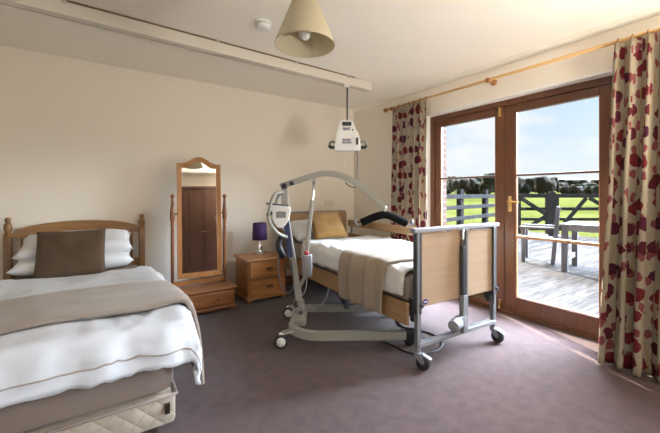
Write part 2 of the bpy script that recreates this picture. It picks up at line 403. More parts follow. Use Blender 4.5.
# white lined reveal
bm=bmesh.new()
box(bm,XR-.002,3.21,DY1-.006,DY1+.012,0,DZ+.012); box(bm,XR-.002,3.21,DY0-.012,DY0+.006,0,DZ+.012); box(bm,XR-.002,3.21,DY0,DY1,DZ-.006,DZ+.012)
struct('trim_1',bm,M['white_paint'])
bm=bmesh.new(); prism(bm,[(XR,ZC),(XR-.028,ZC),(XR-.028,ZC-.02),(XR-.015,ZC-.045),(XR,ZC-.05)],YF,YB)
bmesh.ops.delete(bm,geom=bm.verts[:],context='VERTS')
A=[(XR,ZC),(XR-.025,ZC),(XR-.022,ZC-.03),(XR-.010,ZC-.045),(XR,ZC-.05)]
prism(bm,A,YF,YB,'Y'); struct('trim_2',bm,M['ceil'])
def skirting(name,x0,x1,y0,y1):
    bm=bmesh.new(); box(bm,x0,x1,y0,y1,0,.085); struct(name,bm,M['dpineX'])
skirting('baseboard_back',XL,XR,YB-.015,YB); skirting('baseboard_left',XL,XL+.015,YF,YB-.015)
bm=bmesh.new(); box(bm,XR-.015,XR,DY1+.012,YB-.015,0,.085); box(bm,XR-.015,XR,YF,DY0-.012,0,.085); struct('baseboard_right',bm,M['dpineX'])

# ---------------------------------------------------------------- french door
door=bpy.data.objects.new('door_1',None); C.objects.link(door); door.location=(3.2,(DY0+DY1)/2,0); door['kind']='structure'
def dl(name,bm,mat,parent=door,smooth=False):
    o=link(name,bm,mat,parent,smooth); return o
dc=(DY0+DY1)/2; hw=(DY1-DY0)/2
bm=bmesh.new()
box(bm,0,.08,-hw,-hw+.05,0,DZ,.004); box(bm,0,.08,hw-.06,hw,0,DZ,.004); box(bm,0,.08,-hw+.05,hw-.06,DZ-.06,DZ,.004); box(bm,0,.08,-hw+.05,hw-.06,0,.022,.003)
dl('door_frame',bm,M['doorZ'])
def leaf(y0,y1,gy0,gy1,handle):
    g0,g1=.175,1.925
    bm=bmesh.new()
    box(bm,.018,.072,y0,gy0,.024,DZ-.062,.005); box(bm,.018,.072,gy1,y1,.024,DZ-.062,.005)
    box(bm,.018,.072,gy0,gy1,g1,DZ-.062,.005); box(bm,.018,.072,gy0,gy1,.024,g0,.005)
    o=dl('door_leaf',bm,M['doorZ'])
    bm=bmesh.new(); box(bm,.044,.052,gy0-.004,gy1+.004,g0-.004,g1+.004); dl('glass_pane',bm,M['glass'],o)
    bm=bmesh.new(); box(bm,.022,.068,gy0,gy1,1.318,1.336,.003); dl('glazing_bar',bm,M['doorY'],o)
    bm=bmesh.new(); box(bm,.022,.068,gy0,gy1,.735,.760,.004); dl('glazing_bar',bm,M['beadY'],o)
    bm=bmesh.new()
    for a,b,c,d in ((gy0,gy0+.008,g0,g1),(gy1-.008,gy1,g0,g1),(gy0,gy1,g0,g0+.008)): box(bm,.030,.044,a,b,c,d)
    dl('glazing_bead',bm,M['beadY'],o)
    return o
lf=leaf(1.697-dc,DY1-.062-dc,1.79-dc,2.44-dc,False)
rf=leaf(DY0+.052-dc,1.693-dc,.95-dc,1.594-dc,True)
hy=1.642-dc
bm=bmesh.new(); box(bm,.006,.018,hy-.017,hy+.017,.98,1.13,.004)
bm2=bmesh.new(); box(bm2,.006,.018,-.016,.016,0,.15,.005)
bm2.free()
lathe(bm,[(.008,-.03),(.008,.008)],(0,hy,1.08),10,'X'); tube(bm,[(-.03,hy,1.08),(-.036,hy-.02,1.08),(-.036,hy-.105,1.075)],.008,8)
o=dl('door_handle',bm,M['brass'],rf); o['label']='brass lever handle on a long plate'
for zz,lb in ((1.955,'brass shoot bolt at the top'),(.07,'brass shoot bolt at the bottom')):
    bm=bmesh.new(); box(bm,.004,.018,1.735-dc-.012,1.735-dc+.012,zz-.05,zz+.05,.003); tube(bm,[(-.004,1.735-dc,zz-.045),(-.004,1.735-dc,zz+.045)],.008,8); lathe(bm,[(.012,-.012),(.012,.004)],(0,1.735-dc,zz-.02),10,'X')
    o=dl('bolt',bm,M['brass'],lf); o['label']=lb

# ---------------------------------------------------------------- curtain pole + curtains
XP,ZP=3.0,2.225
t=thing('curtain_pole','long pale wooden curtain pole above the glazed doors','curtain pole',(XP,1.7,ZP))
bm=bmesh.new(); lathe(bm,[(.014,-1.5),(.014,1.36)],(0,0,0),14,'Y'); link('pole',bm,M['poleY'],t,True)
for s,y in ((1,1.36),(-1,-1.5)):
    bm=bmesh.new(); lathe(bm,[(.014,0),(.022,.006*s),(.014,.015*s),(.02,.025*s),(.03,.045*s),(.026,.065*s),(.008,.078*s)],(0,y,0),14,'Y'); link('finial',bm,M['pineX'],t,True)
for y in (.035,1.30,-1.3):
    bm=bmesh.new(); lathe(bm,[(.030,.1),(.030,.088),(.014,.08),(.014,.02),(.022,.015),(.022,-.02),(.012,-.022)],(0,y,-.005),14,'X'); link('bracket',bm,M['pineX'],t,True)
def curtain(label,y0,y1,xc,lean,pleats,amp,seed,flare):
    t=thing('curtain',label,'curtain',(xc,(y0+y1)/2,0),0,'floral curtains at the glazed doors')
    yc=(y0+y1)/2; zt=2.20
    def f(u,v):
        z=.012+v*(zt-.012); k=1-v
        w=(y1-y0)*(1+flare*k)
        ph=2*PI*pleats*u+ .5*nz(u*4,v*1.5,seed)*k*3
        a=amp*(.55+.45*k)*(1+.5*nz(u*7,seed,v*.8))
        x=-lean*k + a*math.sin(ph)+.012*nz(u*12,v*5,seed)*k
        y=(u-.5)*w + .45*a*math.sin(2*ph)+.01*nz(u*5,v*3,seed+5)
        if v>.965: x=x*.8
        return (x,y,z)
    nc=pleats*16; cum=[0]
    for i in range(nc): cum.append(cum[-1]+(Vector(f((i+1)/nc,.4))-Vector(f(i/nc,.4))).length)
    bm=bmesh.new()
    grid(bm,f,nc,46,lambda a,b:(cum[round(a*nc)]+seed*.37,b*2.2)); o=link('curtain_fabric',bm,M['curtain'],t,True); solid(o,.004)
    for i in range(pleats+1):
        bm=bmesh.new(); y=(i/pleats-.5)*(y1-y0)*.96
        pts=[(0+.024*math.cos(a),y,(ZP-.004)+.024*math.sin(a)) for a in [2*PI*k/16 for k in range(17)]]
        tube(bm,[(XP-xc+p[0],p[1],p[2]) for p in pts],.0035,6,cap=False); link('curtain_ring',bm,M['pineX'],t,True)
    return t
curtain('cream curtain with red poppy print left of the glazed doors, near the room corner',2.45,2.97,2.985,.02,6,.042,3,.0)
curtain('cream curtain with dark red poppy print right of the glazed doors, nearest the camera',.22,.79,2.965,.15,7,.062,8,.14)

# ---------------------------------------------------------------- ceiling track + hoist
t=thing('ceiling_track','long cream ceiling track that carries the hanging hoist','ceiling track',(.4,2.79,ZC),.022)
bm=bmesh.new(); box(bm,-2.0,2.07,-.035,.035,-.10,-.004,.004); link('rail',bm,M['track'],t)
bm=bmesh.new(); box(bm,-2.0,2.07,.0345,.0375,-.10,-.092); box(bm,-2.0,1.85,-.038,-.0345,-.014,-.002); link('edge_strip',bm,M['trackline'],t)
for x in (-.6,.38,1.12,1.74):
    bm=bmesh.new(); box(bm,x-.012,x+.012,-.045,-.036,-.03,-.002,.003); link('fixing_clip',bm,M['steel'],t)
bm=bmesh.new(); box(bm,2.07,2.085,-.036,.036,-.101,-.003,.003); link('end_cap',bm,M['whiteplastic'],t)
UX,UY=2.15,2.80
t=thing('ceiling_hoist','white hoist motor unit hanging by a strap from the ceiling track','hoist',(UX,UY,1.605),-TH)
# local: x = right as seen, y = away
bm=bmesh.new(); prism(bm,[(-.135,.0),(.125,.0),(.135,.02),(.125,.12),(.105,.19),(.075,.215),(.06,.30),(.045,.315),(-.075,.315),(-.09,.30),(-.10,.21),(-.125,.18),(-.14,.03)],-.075,.075,'Y')
es=[e for e in bm.edges]; bmesh.ops.bevel(bm,geom=es,offset=.008,segments=2,affect='EDGES')
smooth_angle(link('casing',bm,M['whiteplastic'],t))
bm=bmesh.new(); prism(bm,[(.068,.03),(.118,.03),(.112,.12),(.092,.175),(.068,.2)],-.086,-.07); link('side_panel',bm,M['whiteplastic'],t)
bm=bmesh.new(); box(bm,.082,.106,-.092,-.084,.055,.13,.003); link('control_strip',bm,M['screen'],t)
bm=bmesh.new(); box(bm,-.062,.035,-.084,-.07,.255,.295,.005); link('display',bm,M['screen'],t)
bm=bmesh.new(); lathe(bm,[(.008,-.086),(.008,-.07)],(.048,0,.21),12,'Y'); link('button',bm,M['black'],t)
bm=bmesh.new()
def glyphs(bm,x,z,n,w,h,y):
    for i in range(n):
        a=x+i*w*1.25; k=(i*7+n)%3
        box(bm,a,a+w*.28,y-.002,y,z,z+h)
        if k!=0: box(bm,a,a+w,y-.002,y,z+h*.78,z+h)
        if k!=1: box(bm,a,a+w,y-.002,y,z,z+h*.22)
        box(bm,a+w*.7,a+w,y-.002,y,z+(0 if k else h*.4),z+h)
glyphs(bm,-.052,.207,4,.015,.028,-.0765); link('logo',bm,M['blue'],t)
bm=bmesh.new(); glyphs(bm,-.058,.098,5,.014,.02,-.0765); glyphs(bm,-.062,.07,7,.0115,.018,-.0765); link('logo',bm,M['blue'],t)
for s in (-1,1):
    bm=bmesh.new(); tube(bm,spline([(s*.12,-.0,.085),(s*.165,-.01,.10),(s*.19,-.02,.075),(s*.175,-.03,.035),(s*.12,-.03,.035)]),.011,8)
    link('carry_hook',bm,M['hoistd'],t,True)
    bm=bmesh.new(); tube(bm,[(s*.125,-.03,.035),(s*.18,-.03,.035),(s*.197,-.028,.055)],.017,8); link('hook_grip',bm,M['black'],t,True)
bm=bmesh.new(); box(bm,-.014,.004,-.003,.003,.31,ZC-.10-1.60-.02); link('strap',bm,M['dgrey'],t)
bm=bmesh.new(); box(bm,-.035,.025,-.02,.02,ZC-.10-1.60-.035,ZC-.10-1.60+.002,.004); link('trolley',bm,M['whiteplastic'],t)
bm=bmesh.new(); tube(bm,spline([(.085,-.02,.005),(.10,-.04,-.05),(.098,-.06,-.20),(.095,-.06,-.33),(.07,-.06,-.385),(.02,-.06,-.375),(-.03,-.06,-.33)]),.0055,6); link('control_cord',bm,M['dgrey'],t,True)
bm=bmesh.new(); tube(bm,[(-.03,0,.005),(-.032,0,-.2)],.002,6); link('pull_string',bm,M['whiteplastic'],t,True)

# ---------------------------------------------------------------- pendant lamp, smoke detector
t=thing('pendant_lamp','cream cone shaded pendant lamp hanging from the ceiling','lamp',(.837,1.44,0))
bm=bmesh.new(); lathe(bm,[(.05,ZC),(.05,ZC-.012),(.03,ZC-.03),(.01,ZC-.035)]); link('ceiling_rose',bm,M['whiteplastic'],t,True)
bm=bmesh.new(); tube(bm,[(0,0,ZC-.03),(0,0,2.10)],.003,6); link('cord',bm,M['whiteplastic'],t)
bm=bmesh.new(); lathe(bm,[(.15,1.892),(.148,1.90),(.0665,2.105),(.060,2.108)],(0,0,0),40,cap=False); o=link('lamp_shade',bm,M['shade'],t,True); solid(o,.002)
bm=bmesh.new()
for k in range(3):
    a=k*2*PI/3; bm=bmesh.new(); tube(bm,[(.018*math.cos(a),.018*math.sin(a),2.075),(.064*math.cos(a),.064*math.sin(a),2.102)],.0015,5); link('shade_arm',bm,M['whiteplastic'],t)
bm=bmesh.new(); lathe(bm,[(.012,2.11),(.02,2.10),(.02,2.04),(.015,2.035)],(0,0,0),14); link('bulb_holder',bm,M['whiteplastic'],t,True)
bm=bmesh.new(); lathe(bm,[(.013,2.04),(.014,2.02),(.022,2.0),(.031,1.975),(.032,1.955),(.026,1.935),(.014,1.923),(.002,1.92)],(0,0,0),18); link('bulb',bm,M['bulb'],t,True)
t=thing('smoke_detector','round white smoke detector on the ceiling beside the pendant lamp','smoke detector',(.975,2.29,ZC))
bm=bmesh.new(); lathe(bm,[(.06,0),(.06,-.012),(.052,-.016)],(0,0,0),28); link('base',bm,M['whiteplastic'],t,True)
bm=bmesh.new(); lathe(bm,[(.047,-.016),(.047,-.022)],(0,0,0),28); link('vent_ring',bm,M['dgrey'],t,True)
bm=bmesh.new(); lathe(bm,[(.054,-.022),(.052,-.034),(.04,-.044),(.015,-.047)],(0,0,0),28); link('cover',bm,M['whiteplastic'],t,True)
t=thing('wall_socket','white double wall socket above the adjustable bed headboard','socket',(2.66,YB,1.02))
bm=bmesh.new(); box(bm,-.073,.073,-.01,0,-.043,.043,.004); link('face_plate',bm,plain('socket_cream',(.66,.62,.52),.4),t)
for x in(-.04,.04):
    bm=bmesh.new(); box(bm,x-.008,x+.008,-.013,-.009,.01,.03,.002); link('switch',bm,M['whiteplastic'],t)

# ---------------------------------------------------------------- table lamp + nightstand + mirror
NX0,NX1,NY0,NY1,NZ=1.235,1.70,3.31,3.71,.465
t=thing('nightstand','small pine bedside chest with two drawers and turned-in feet','nightstand',((NX0+NX1)/2,(NY0+NY1)/2,0))
w=(NX1-NX0)/2; d=(NY1-NY0)/2
t['label']='small pine bedside cabinet with two drawers under the purple lamp'
bm=bmesh.new(); box(bm,-w+.015,w-.015,-d+.02,d,.05,NZ-.022,.003); link('body',bm,M['pineZ'],t)
bm=bmesh.new(); box(bm,-w-.012,w+.012,-d-.015,d+.005,NZ-.024,NZ,.007); link('top',bm,M['pineX'],t)
bm=bmesh.new(); box(bm,-w,w,-d+.005,d,.035,.065,.006); link('plinth',bm,M['pineX'],t)
for sx in(-1,1):
    for sy in(-1,1):
        bm=bmesh.new(); lathe(bm,[(.02,0),(.03,.012),(.024,.036)],(sx*(w-.04),sy*(d-.05),0),14); link('foot',bm,M['dpineZ'],t,True)
def pull(parent,x,y,z,r=.022):
    bm=bmesh.new(); tube(bm,spline([(x-r*1.4,y,z+.006),(x-r*1.2,y-.02,z-.008),(x,y-.026,z-.016),(x+r*1.2,y-.02,z-.008),(x+r*1.4,y,z+.006)],4),.004,6)
    box(bm,x-r*1.7,x+r*1.7,y-.003,y+.001,z-.004,z+.014,.002); link('handle',bm,M['darkmetal'],parent,True)
for z0,z1 in ((.255,.435),(.075,.24)):
    bm=bmesh.new(); box(bm,-w+.035,w-.035,-d+.004,-d+.03,z0,z1,.006); dr=link('drawer',bm,M['pineX'],t); pull(dr,0.02,-d+.004,(z0+z1)/2)
t=thing('table_lamp','small table lamp with a purple drum shade and chrome base on the pine bedside cabinet','lamp',(1.485,3.58,NZ))
bm=bmesh.new(); lathe(bm,[(.055,0),(.055,.008),(.045,.016),(.03,.03),(.022,.05),(.026,.075),(.018,.10),(.011,.13),(.009,.17),(.012,.19),(.012,.22)],(0,0,0),24); link('lamp_base',bm,M['chrome'],t,True)
bm=bmesh.new(); lathe(bm,[(.084,.165),(.076,.355)],(0,0,0),36,cap=False); o=link('lamp_shade',bm,M['purple'],t,True); solid(o,.002)
bm=bmesh.new(); tube(bm,spline([(.05,.02,.004),(.12,.05,.003),(.14,.14,.003)]),.003,6); link('power_cord',bm,M['black'],t,True)

MX0,MX1,MY0,MY1=.505,1.115,3.25,3.65
t=thing('cheval_mirror','tall arched pine standing mirror on a drawer box','mirror',((MX0+MX1)/2,(MY0+MY1)/2,0))
w=(MX1-MX0)/2;d=(MY1-MY0)/2
bm=bmesh.new(); box(bm,-w+.02,w-.02,-d+.02,d-.01,.045,.215,.004); link('box_body',bm,M['dpineX'],t)
bm=bmesh.new(); box(bm,-w,w,-d,d,.213,.238,.007); link('box_top',bm,M['dpineX'],t)
bm=bmesh.new(); box(bm,-w+.005,w-.005,-d+.005,d,.028,.055,.007); link('plinth',bm,M['dpineX'],t)
for sx in(-1,1):
    for sy in(-1,1):
        bm=bmesh.new(); lathe(bm,[(.02,0),(.028,.01),(.024,.03)],(sx*(w-.05),sy*(d-.05),0),14); link('foot',bm,M['dpineZ'],t,True)
bm=bmesh.new(); box(bm,-w+.04,w-.04,-d+.006,-d+.03,.07,.20,.006); dr=link('drawer',bm,M['dpineX'],t)
for x in (-.13,.13):
    bm=bmesh.new(); lathe(bm,[(.008,0),(.008,-.008),(.016,-.016),(.014,-.024),(.004,-.027)],(x,-d+.006,.14),12,'Y'); link('knob',bm,M['dpineZ'],dr,True)
PYm=.05
for s in(-1,1):
    x=s*.25
    bm=bmesh.new(); lathe(bm,[(.017,.235),(.017,.26),(.014,.28),(.016,.5),(.016,.8),(.014,.84),(.02,.85),(.014,.86),(.022,.90),(.024,.96),(.018,1.02),(.012,1.05),(.02,1.055),(.012,1.065),(.012,1.09),(.009,1.10),(.018,1.115),(.020,1.13),(.012,1.145),(.003,1.15)],(x,PYm,0),16)
    link('post',bm,M['dpineZ'],t,True)
    bm=bmesh.new(); lathe(bm,[(.007,0),(.007,.035*1),(.014,.04)],(x-s*.047,PYm,.955),10,'X'); bm.free()
    bm=bmesh.new(); tube(bm,[(x-s*.015,PYm,.955),(x-s*.05,PYm,.955)],.007,8); link('pivot',bm,M['darkmetal'],t,True)
bm=bmesh.new(); bar(bm,(-.25,PYm,.275),(.25,PYm,.275),.022,.045,.004); link('cross_rail',bm,M['pineX'],t)
fr=bpy.data.objects.new('mirror_frame_pivot',None); 
bpy.data.objects.remove(fr)
tilt=math.radians(-4.2)
def arch(x0,x1,zb,zs,zt,n=20):
    p=[(x0,zb),(x1,zb),(x1,zs)]
    # ogee: shoulders then arch
    for i in range(1,n):
        u=i/n; x=x1+(x0-x1)*u; q=abs(2*u-1); z=zs+(zt-zs)*(.5+.5*math.cos(PI*min(1,q/.82))) ; p.append((x,z))
    p.append((x0,zs)); return p
outer=arch(-.207,.207,.325,1.455,1.525); inner=arch(-.165,.165,.372,1.412,1.478)
bm=bmesh.new(); n=len(outer)
def ring3(poly,y): return [bm.verts.new((a,y,b)) for a,b in poly]
of,ob,inf,inb=ring3(outer,-.014),ring3(outer,.014),ring3(inner,-.010),ring3(inner,.014)
for i in range(n):
    j=(i+1)%n
    bm.faces.new((of[i],of[j],inf[j],inf[i])); bm.faces.new((ob[i],inb[i],inb[j],ob[j])); bm.faces.new((of[i],ob[i],ob[j],of[j])); bm.faces.new((inf[i],inf[j],inb[j],inb[i]))
T=Matrix.Translation((0,PYm,.955))@Matrix.Rotation(math.radians(-5),4,'Z')@Matrix.Rotation(tilt,4,'X')@Matrix.Translation((0,0,-.955))
bmesh.ops.transform(bm,matrix=T,verts=bm.verts[:]); mf=link('mirror_frame',bm,M['pineZ'],t)
bm=bmesh.new(); prism(bm,arch(-.169,.169,.368,1.416,1.482),.0,.008); bmesh.ops.transform(bm,matrix=T,verts=bm.verts[:]); link('mirror_glass',bm,M['mirror'],mf)
bm=bmesh.new(); prism(bm,arch(-.202,.202,.33,1.45,1.52),.0145,.019); bmesh.ops.transform(bm,matrix=T,verts=bm.verts[:]); link('backing_board',bm,M['dpineZ'],mf)

# ---------------------------------------------------------------- wardrobe seen in the mirror
t=thing('wardrobe','dark brown panelled wardrobe reflected in the standing mirror','wardrobe',(1.13,-1.58,0))
bm=bmesh.new(); box(bm,-.62,.62,-.30,.28,.06,1.98,.004); link('body',bm,M['wardrobe'],t)
bm=bmesh.new(); box(bm,-.66,.66,-.31,.32,1.98,2.04,.015); link('cornice',bm,M['wardrobe'],t)
bm=bmesh.new(); box(bm,-.64,.64,-.31,.30,0,.09,.008); link('plinth',bm,M['wardrobe'],t)
for s in(-1,1):
    bm=bmesh.new(); a,b=sorted((s*.01,s*.60)); box(bm,a,b,.282,.305,.11,1.95,.004); dr=link('door',bm,M['wardrobe'],t)
    for z0,z1 in((.2,.85),(.98,1.85)):
        for k in(0,1):
            x0=a+.06+k*.25; bm=bmesh.new(); box(bm,x0,x0+.2,.304,.315,z0,z1,.008); link('raised_panel',bm,M['wardrobe'],dr)
    bm=bmesh.new(); lathe(bm,[(.01,.305),(.016,.33),(.006,.336)],(s*.035,0,.95),12,'Y'); link('knob',bm,M['brass'],dr,True)
t=thing('ceiling_light','round white ceiling light reflected at the top of the standing mirror','light',(1.55,-.35,ZC))
bm=bmesh.new(); lathe(bm,[(.15,0),(.15,-.02),(.12,-.055),(.06,-.075),(.01,-.08)],(0,0,0),28); link('diffuser',bm,M['whiteplastic'],t,True)

t=thing('added_fill_lamp','unseen brushed metal uplighter added behind the camera as a fill light','lamp',(2.15,-.7,0))
bm=bmesh.new(); lathe(bm,[(.14,0),(.14,.015),(.03,.03),(.015,.04)],(0,0,0),28); link('base',bm,M['steel'],t,True)  # lamp body added out of view to carry the upward fill
bm=bmesh.new(); tube(bm,[(0,0,.03),(0,0,.91)],.012,12); link('pole',bm,M['steel'],t,True)
bm=bmesh.new(); lathe(bm,[(.02,.90),(.12,.91),(.22,.95),(.275,1.0)],(0,0,0),32,cap=False); o=link('lamp_shade',bm,M['steel'],t,True); solid(o,.003)
# ---------------------------------------------------------------- single bed (left)
BX0,BX1,BY0,BY1=-.62,.30,1.77,3.80
bc=(BX0+BX1)/2
t=thing('single_bed','low single bed with a pine headboard at the left','bed',(bc,2.8,0))
hy=3.82-2.8
def bp(x): return x-bc
bm=bmesh.new()
topc=[(-.47,.80),(-.44,.845),(-.36,.872),(-.25,.893),(-.12,.905),(0,.908),(.12,.905),(.25,.893),(.36,.872),(.44,.845),(.47,.80)]
prism(bm,topc+[(.47,.78),(-.47,.78)],hy-.012,hy+.012); link('top_rail',bm,M['bedpineX'],t)
bm=bmesh.new(); box(bm,-.47,.47,hy-.011,hy+.011,.42,.52,.004); link('lower_rail',bm,M['bedpineX'],t)
for i in range(7):
    x=-.39+i*.13; bm=bmesh.new(); box(bm,x-.022,x+.022,hy-.008,hy+.008,.515,.785,.003); link('slat',bm,M['bedpineZ'],t)
for s in(-1,1):
    bm=bmesh.new(); box(bm,s*.49-.027,s*.49+.027,hy-.027,hy+.027,0,.80,.004)
    lathe(bm,[(.027,.80),(.030,.815),(.018,.825),(.026,.845),(.030,.87),(.024,.90),(.014,.91),(.020,.915),(.022,.935),(.016,.95),(.004,.955)],(s*.49,hy,0),16)
    smooth_angle(link('post',bm,M['bedpineZ'],t))
bm=bmesh.new(); box(bm,BX0-bc,BX1-bc,BY0-2.8,BY1-2.83,.03,.175,.02); smooth_angle(link('divan_base',bm,M['quilt'],t))
bm=bmesh.new(); 
pts=[(BX0-bc-.002,BY1-2.85,.174),(BX0-bc-.002,BY0-2.8-.002,.174),(BX1-bc+.002,BY0-2.8-.002,.174),(BX1-bc+.002,BY1-2.85,.174)]
for a,b in zip(pts,pts[1:]): tube(bm,[a,b],.008,8)
link('piping',bm,M['mattress'],t,True)
bm=bmesh.new(); box(bm,BX1-bc-.05,BX1-bc-.028,BY0-2.8-.012,BY0-2.8+.002,.09,.14,.003); link('corner_clip',bm,M['darkmetal'],t)
for sx in(-1,1):
    for sy in(-1,1):
        bm=bmesh.new(); lathe(bm,[(.02,0),(.025,.035)],(sx*.38,sy*.88,0),12); link('foot',bm,M['black'],t,True)
bm=bmesh.new(); box(bm,BX0+.005,BX1-.005,BY0+.005,BY1-.03,.184,.475,.045)
tag(smooth_angle(link('mattress',bm,M['mattress'])),'mattress in a taupe sheet on the pine single bed','mattress')
# duvet
bm=bmesh.new()
def lump(a,b): return .02*math.exp(-((b-2.05)/.5)**2)*.5
dfn=drape_fn(BX0+.03,BX1+.012,BY0+.02,3.22,.26,.31,.29,.53,.105,.014,2,lump,.035)
grid(bm,dfn,60,80); o=link('duvet',bm,M['sheet'],None,True); solid(o,.026,0,-1)
tag(o,'white duvet spread over the single bed at the left','duvet')
dv0=o
bm=bmesh.new()
def hemf(u,v):
    k=.045+.005*v   # stitched hem line along the foot
    x,y,z=dfn(u,k); return (x,y-.004,z)
grid(bm,hemf,60,1); hm=link('hem_stitching',bm,plain('hem_thread',(.34,.30,.26),.9),dv0,True); solid(hm,.003)
o.data.materials.append(M['cream_sheet'])
# bed runner blanket over the duvet
bm=bmesh.new()
def tf(u,v):
    W=(BX1-BX0-.02)+.30+.60
    a=BX0+.02-.30+u*W; b=1.90+v*.56+ (.05*u)
    r=.13; x1=BX1+.015; x0=BX0+.02
    ax=(a-x1) if a>x1 else (a-x0 if a<x0 else 0)
    x=min(max(a,x0),x1)+(math.copysign(r*(1-math.exp(-abs(ax)/r)),ax) if ax else 0)
    q=abs(ax); e=min(1,q/.12)
    z=.572-max(0,q-r*(1-math.exp(-q/r)))+lump(a,b)+.012*(nz(a*2.3+2,b*2.3,1)*1.5)
    z+=.006*nz(a*9,b*9,4); edge=abs(2*v-1); z-=.012*edge**6
    if ax: x+=.03*nz(b*5,a,2)*e+.012
    y=b-(.10*max(0,ax)*1.2 if ax>0 else 0)
    return (x,y,z)
grid(bm,tf,60,30); o=link('blanket',bm,M['taupe'],None,True); solid(o,.022,0,0); tag(o,'taupe blanket folded across the foot of the single bed','blanket')
# pillows
def place(o,loc,rot): o.location=loc; o.rotation_euler=rot; return o
def pillow(label,loc,rot,w=.72,h=.44,t=.15,seed=0):
    o=link('pillow',cushion_mesh(w,h,t,seed),M['pillow'],None,True); place(o,loc,rot); return tag(o,label,'pillow',None)
pillow('lower white pillow on the single bed',(-.17,3.50,.595),(math.radians(3),0,0),.80,.44,.15,1)
pillow('upper white pillow leaning on the pine headboard of the single bed',(-.16,3.55,.725),(math.radians(14),0,math.radians(-1)),.78,.42,.15,5)
o=link('cushion',cushion_mesh(.44,.38,.11,9,18,.03),M['brown_cushion'],None,True); place(o,(-.195,3.29,.685),(math.radians(66),0,math.radians(-2)))
tag(o,'large dark brown cushion propped on the white pillows','cushion')

# ---------------------------------------------------------------- adjustable hospital bed
AN=math.radians(-4)
hb=thing('hospital_bed','adjustable care bed with a grey and beech footboard on castors','bed',(2.12,1.45,0),AN)
def H(x,y,z=0):
    c,s=math.cos(AN),math.sin(AN); return Vector((2.12+x*c-y*s,1.45+x*s+y*c,z))
bm=bmesh.new(); box(bm,-.455,.455,-.026,.026,.895,.925,.006); link('footboard_rail',bm,M['alu'],hb)
for s in(-1,1):
    bm=bmesh.new(); box(bm,s*.405-.022,s*.405+.022,-.02,.02,.36,.895,.004)
    o=link('footboard_post',bm,M['dgrey'],hb)
    bm=bmesh.new(); box(bm,s*.405-.030,s*.405-.012,-.030,-.020,.30,.895,.003); link('slide_channel',bm,M['grey'],o)
    bm=bmesh.new(); box(bm,s*.405-.017,s*.405+.017,-.016,.016,.10,.40,.003); link('lower_leg',bm,M['grey'],hb)
    bm=bmesh.new(); box(bm,s*.405-.026,s*.405+.026,.02,.06,.33,.46,.005); box(bm,s*.405-.02,s*.405+.02,.02,.05,.30,.34,.004); tube(bm,[(s*.405,.0,.42),(s*.405,-.045,.42)],.012,10); o=link('latch',bm,M['dgrey'],hb)
bm=bmesh.new(); box(bm,-.385,.385,-.009,.009,.40,.885,.005); fb=link('footboard_panel',bm,M['beech'],hb)
bm=bmesh.new(); 
prism(bm,[( -.345+.026*math.cos(a), .432+.017*math.sin(a)) for a in [2*PI*k/24 for k in range(24)]],-.012,-.009); bl=link('badge',bm,M['blue'],fb); bl['label']='blue oval badge'
bm=bmesh.new(); glyphs(bm,-.362,.428,6,.0045,.009,-.0122); link('badge_lettering',bm,M['whiteprint'],bl)
# central actuator on the outside of the footboard
bm=bmesh.new(); box(bm,-.005,.030,-.045,-.012,.42,.78,.004); link('actuator_sleeve',bm,M['dgrey'],hb)
bm=bmesh.new(); box(bm,.030,.052,-.045,-.012,.17,.90,.004); link('actuator_track',bm,M['grey'],hb)
bm=bmesh.new(); tube(bm,[(.013,-.028,.76),(.013,-.028,.895)],.011,12); link('actuator_rod',bm,M['chrome'],hb,True)
bm=bmesh.new(); box(bm,-.01,.035,-.05,-.012,.16,.43,.006); link('actuator_housing',bm,M['hoistd'],hb)
bm=bmesh.new(); lathe(bm,[(.012,-.115),(.036,-.11),(.040,-.10),(.040,-.02),(.030,.0)],(-.035,-.03,.245),20,'X')
bmesh.ops.rotate(bm,verts=bm.verts[:],cent=(-.035,-.03,.245),matrix=Matrix.Rotation(math.radians(20),3,'Z')); box(bm,-.05,.03,-.055,-.005,.205,.285,.01); smooth_angle(link('motor',bm,M['hoistd'],hb))
bm=bmesh.new(); bar(bm,(-.41,0,.155),(.41,0,.155),.045,.03,.004); link('cross_bar',bm,M['alu'],hb)
bm=bmesh.new(); tube(bm,[(.013,-.03,.165),(.013,-.03,.19)],.012,10); link('actuator_foot',bm,M['black'],hb,True)
def castor(parent,x,y,rz,R=.045,name='castor',body=M['alu']):
    e=bmesh.new(); m=Matrix.Translation((x,y,0))@Matrix.Rotation(rz,4,'Z')
    lathe(e,[(.020,.135),(.020,.112),(.024,.108),(.024,.098)],(0,0,0),14); 
    prism(e,[(-.02,.105),(.024,.105),(.050,.06),(.045,.04),(.03,.04),(-.01,.085)],-.022,-.018); prism(e,[(-.02,.105),(.024,.105),(.050,.06),(.045,.04),(.03,.04),(-.01,.085)],.018,.022)
    box(e,-.02,.024,-.02,.02,.098,.106); prism(e,[(.03,.095),(.085,.075),(.09,.082),(.035,.108)],-.016,.016)
    bmesh.ops.transform(e,matrix=m,verts=e.verts[:]); o=link(name,e,body,parent)
    e=bmesh.new()
    for s in(-1,1): lathe(e,[(.012,s*.017),(R-.006,s*.017),(R,s*.012),(R,s*.004),(R-.008,s*.003)],(.035,0,R),22,'Y')
    tube(e,[(.035,-.022,R),(.035,.022,R)],.006,8)
    bmesh.ops.transform(e,matrix=m,verts=e.verts[:]); link('wheel',e,M['rubber'],o,True); return o
castor(hb,-.405,0,math.radians(-62)); castor(hb,.405,0,math.radians(-80))
castor(hb,-.455,2.24,math.radians(80)); castor(hb,.455,2.24,math.radians(100))
